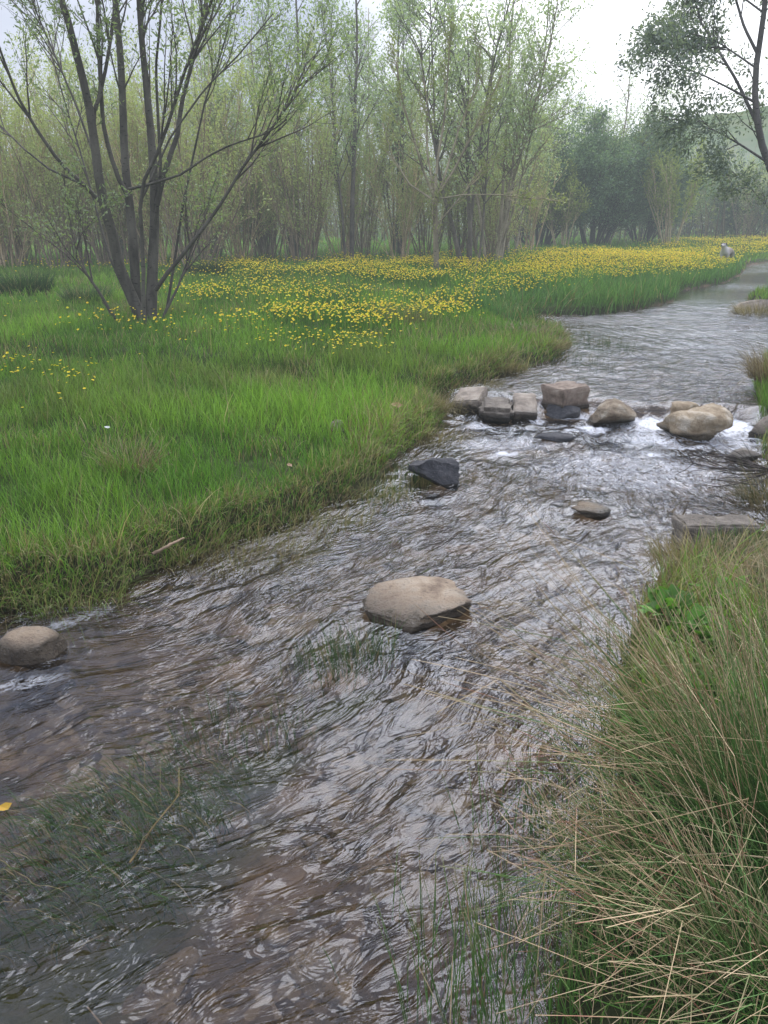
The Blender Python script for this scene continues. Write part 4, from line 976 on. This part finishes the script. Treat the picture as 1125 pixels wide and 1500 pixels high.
def leafthing(label, b, s, c, rz):
    V = np.array([[-1, 0, .1], [-.4, -.45, .2], [.3, -.5, .05], [1, 0, .3], [.35, .45, .3], [-.4, .5, .05], [0, 0, 0]]) * s; f = np.array([[6, i, (i + 1) % 6] for i in range(6)])
    o = tag(link('fallen_leaf', mk('fallen_leaf', V, [f], np.tile(np.array(c), (7, 1))), M['leaf'], loc=b), label, 'leaf'); o.rotation_euler = (.5, .2, rz); return o
b = gz(580, 612, .15); b[2] += .13; leafthing('curled brown leaf caught in the bank grass', b, .06, (.36, .22, .12), .4)
b = gz(425, 705, .15); b[2] += .13; leafthing('small pinkish brown leaf in the grass near the bank', b, .035, (.36, .22, .14), 1.4)
b = G(6, 1183, .02); leafthing('yellow leaf floating at the left edge of the near water', b, .025, (.6, .36, .05), 1.)
b = gz(162, 664, .15); b[2] += .15; leafthing('tiny white petal-like scrap in the bank grass', b, .022, (.75, .75, .75), .2)

# ------------------------------------------------------------------ dog in the far meadow
def skin(name, verts, edges, radii, material, parent=None, sub=2, loc=(0, 0, 0), rz=0):
    me = bpy.data.meshes.new(name); me.from_pydata(verts, edges, []); o = bpy.data.objects.new(name, me); COL.objects.link(o)
    s = o.modifiers.new('Skin', 'SKIN'); s.use_smooth_shade = True
    for i, r in enumerate(radii):
        r = (r, r) if np.isscalar(r) else r; me.skin_vertices[0].data[i].radius = r
    me.skin_vertices[0].data[0].use_root = True
    u = o.modifiers.new('Subdivision', 'SUBSURF'); u.levels = sub; u.render_levels = sub
    me.materials.append(material); o.location = loc; o.rotation_euler = (0, 0, rz)
    if parent: o.parent = parent
    return o
m, nt, o = mat('dog_fur')
tc = N(nt, 'TexCoord'); sp = N(nt, 'SeparateXYZ', {0: tc.outputs['Object']})
nz = N(nt, 'TexNoise', {'Vector': tc.outputs['Object'], 'Scale': 14.0, 'Detail': 6.0})
v1 = N(nt, 'Math', {0: nz.outputs[0], 1: .06}, operation='MULTIPLY'); v2 = N(nt, 'Math', {0: sp.outputs[1], 1: v1.outputs[0]}, operation='ADD')
fz = N(nt, 'MapRange', {0: v2.outputs[0], 1: -.30, 2: -.12})
c = mixc(nt, fz.outputs[0], (.60, .56, .52), (.30, .25, .20))
hz_ = N(nt, 'MapRange', {0: sp.outputs[2], 1: .66, 2: .72}); c = mixc(nt, hz_.outputs[0], c, (.06, .05, .05))
d = N(nt, 'BsdfPrincipled', {'Base Color': c, 'Roughness': .9}); nt.links.new(d.outputs[0], o.inputs[0]); M['fur'] = m
dv = [(0, .30, .50), (0, .10, .48), (0, -.14, .46), (0, -.30, .50), (0, -.38, .60), (0, -.43, .68), (0, -.55, .65), (0, -.62, .635),          # 0-7 pelvis..muzzle
      (.10, -.20, .36), (.10, -.18, .20), (.10, -.22, .03), (.10, -.26, .015), (-.10, -.24, .36), (-.10, -.24, .20), (-.10, -.26, .03), (-.10, -.30, .015),
      (.10, .30, .36), (.11, .24, .24), (.11, .38, .15), (.11, .34, .03), (.11, .29, .015), (-.10, .34, .36), (-.11, .28, .24), (-.11, .42, .15), (-.11, .38, .03), (-.11, .33, .015),
      (0, .42, .46), (0, .52, .32), (0, .57, .20)]
de = [(0, 1), (1, 2), (2, 3), (3, 4), (4, 5), (5, 6), (6, 7), (2, 8), (8, 9), (9, 10), (10, 11), (2, 12), (12, 13), (13, 14), (14, 15), (0, 16), (16, 17), (17, 18), (18, 19), (19, 20), (0, 21), (21, 22), (22, 23), (23, 24), (24, 25), (0, 26), (26, 27), (27, 28)]
dr = [.12, .12, .15, .12, .09, .085, .05, .032, .06, .035, .028, .03, .06, .035, .028, .03, .08, .055, .03, .028, .03, .08, .055, .03, .028, .03, .04, .03, .02]
b = gz(1063, 384, .35)
dog = thing('dog', 'pale dog with dark ears standing among yellow flowers at the far bend', 'dog', b, -.7, sc=1.0)
skin('body', dv, de, dr, M['fur'], dog)
m2, nt, o = mat('dark_fur'); d = N(nt, 'BsdfPrincipled', {'Base Color': (.045, .04, .04, 1), 'Roughness': .9}); nt.links.new(d.outputs[0], o.inputs[0])
for s in (-1, 1):
    V = np.array([[s * .045, -.42, .74], [s * .095, -.41, .71], [s * .085, -.44, .60], [s * .07, -.47, .72], [s * .075, -.40, .70]])
    link('ear', mk('ear', V, [np.array([[0, 1, 3], [1, 2, 3], [0, 4, 1], [1, 4, 2], [0, 3, 4], [3, 2, 4]])]), m2, dog)
nv = ICO4[0] * .018 + np.array([0, -.655, .645]); link('nose', mk('nose', nv, [ICO4[1]], smooth=True), m2, dog)
for s in (-1, 1): link('eye', mk('eye', ICO4[0] * .011 + np.array([s * .038, -.515, .695]), [ICO4[1]], smooth=True), m2, dog)

# ------------------------------------------------------------------ haze: self-glowing volume added to imitate veiling glare and airlight
m, nt, o = mat('haze_glow')
SIG = .0030
ab = N(nt, 'VolumeAbsorption', {'Color': (0, 0, 0, 1), 'Density': SIG})
em = N(nt, 'Emission', {'Color': (.62, .70, .76, 1), 'Strength': SIG * 1.18})
ad = N(nt, 'AddShader', {0: ab.outputs[0], 1: em.outputs[0]}); nt.links.new(ad.outputs[0], o.inputs['Volume'])
bx = np.array([[-420, -60, -3], [420, -60, -3], [420, 320, -3], [-420, 320, -3], [-420, -60, 12], [420, -60, 12], [420, 320, 12], [-420, 320, 12]], float)
tag(link('haze', mk('haze', bx, [np.array([[0, 3, 2, 1], [4, 5, 6, 7], [0, 1, 5, 4], [1, 2, 6, 5], [2, 3, 7, 6], [3, 0, 4, 7]])]), m), kind='structure')

# ------------------------------------------------------------------ sky and sun
SE, SA = R(45), R(20)                     # sun ahead and to the right, veiled by cloud
w = bpy.data.worlds.new('World'); scene.world = w; w.use_nodes = True; nt = w.node_tree; nt.nodes.clear()
out = nt.nodes.new('ShaderNodeOutputWorld')
sky = N(nt, 'TexSky', sky_type='NISHITA'); sky.sun_disc = False; sky.sun_elevation = SE; sky.sun_rotation = SA
tc = N(nt, 'TexCoord'); mp = N(nt, 'Mapping', {'Vector': tc.outputs['Generated'], 'Scale': (1, 1, 2.2)})
n1 = N(nt, 'TexNoise', {'Vector': mp.outputs[0], 'Scale': 2.3, 'Detail': 7.0, 'Roughness': .55, 'Distortion': .3})
n2 = N(nt, 'TexNoise', {'Vector': mp.outputs[0], 'Scale': 1.1, 'Detail': 5.0})
cl = ramp(nt, n1.outputs[0], [(.32, (3.2, 3.6, 4.8)), (.5, (4.2, 4.6, 5.8)), (.66, (5.6, 5.9, 6.8))])
sz = N(nt, 'SeparateXYZ', {0: tc.outputs['Generated']})
zb = N(nt, 'MapRange', {0: sz.outputs[2], 1: .20, 2: .34, 3: 1.0, 4: 2.2})
cl = N(nt, 'VectorMath', {0: cl, 1: zb.outputs[0]}, operation='MULTIPLY').outputs[0]
f = N(nt, 'MapRange', {0: n2.outputs[0], 1: .35, 2: .5, 3: .8, 4: .98})
c = mixc(nt, f.outputs[0], sky.outputs[0], cl)
# the bright break in the cloud
gd = ray(935, 70); gd = gd / np.linalg.norm(gd)
dp = N(nt, 'VectorMath', {0: tc.outputs['Generated'], 1: tuple(gd)}, operation='DOT_PRODUCT')
gk = N(nt, 'MapRange', {0: dp.outputs['Value'], 1: .93, 2: 1.0}, interpolation_type='SMOOTHSTEP')
gn = N(nt, 'Math', {0: gk.outputs[0], 1: n1.outputs[0]}, operation='MULTIPLY')
c = mixc(nt, gn.outputs[0], c, (17, 17, 17))
dq = N(nt, 'VectorMath', {0: tc.outputs['Generated'], 1: (math.sin(SA) * math.cos(SE), math.cos(SA) * math.cos(SE), math.sin(SE))}, operation='DOT_PRODUCT')
gq = N(nt, 'MapRange', {0: dq.outputs['Value'], 1: .76, 2: 1.0, 3: 1.0, 4: 1.7}, interpolation_type='SMOOTHSTEP')
c = N(nt, 'VectorMath', {0: c, 1: gq.outputs[0]}, operation='MULTIPLY').outputs[0]
bg = N(nt, 'Background', {'Color': c, 'Strength': .15}); nt.links.new(bg.outputs[0], out.inputs[0])
sl = bpy.data.lights.new('sun', 'SUN'); sl.energy = 2.9; sl.angle = R(45); sl.color = (1, .96, .9)
so = bpy.data.objects.new('sun', sl); COL.objects.link(so)
sdv = Vector((math.sin(SA) * math.cos(SE), math.cos(SA) * math.cos(SE), math.sin(SE)))
so.rotation_euler = sdv.to_track_quat('Z', 'Y').to_euler(); so.location = (10, 10, 30)

scene.view_settings.view_transform = 'Standard'; scene.view_settings.look = 'None'; scene.view_settings.exposure = 0
scene.render.engine = 'CYCLES'
scene.cycles.max_bounces = 6; scene.cycles.diffuse_bounces = 2; scene.cycles.glossy_bounces = 2; scene.cycles.transparent_max_bounces = 8; scene.cycles.transmission_bounces = 2
scene.cycles.use_denoising = True
scene.cycles.sample_clamp_indirect = 6
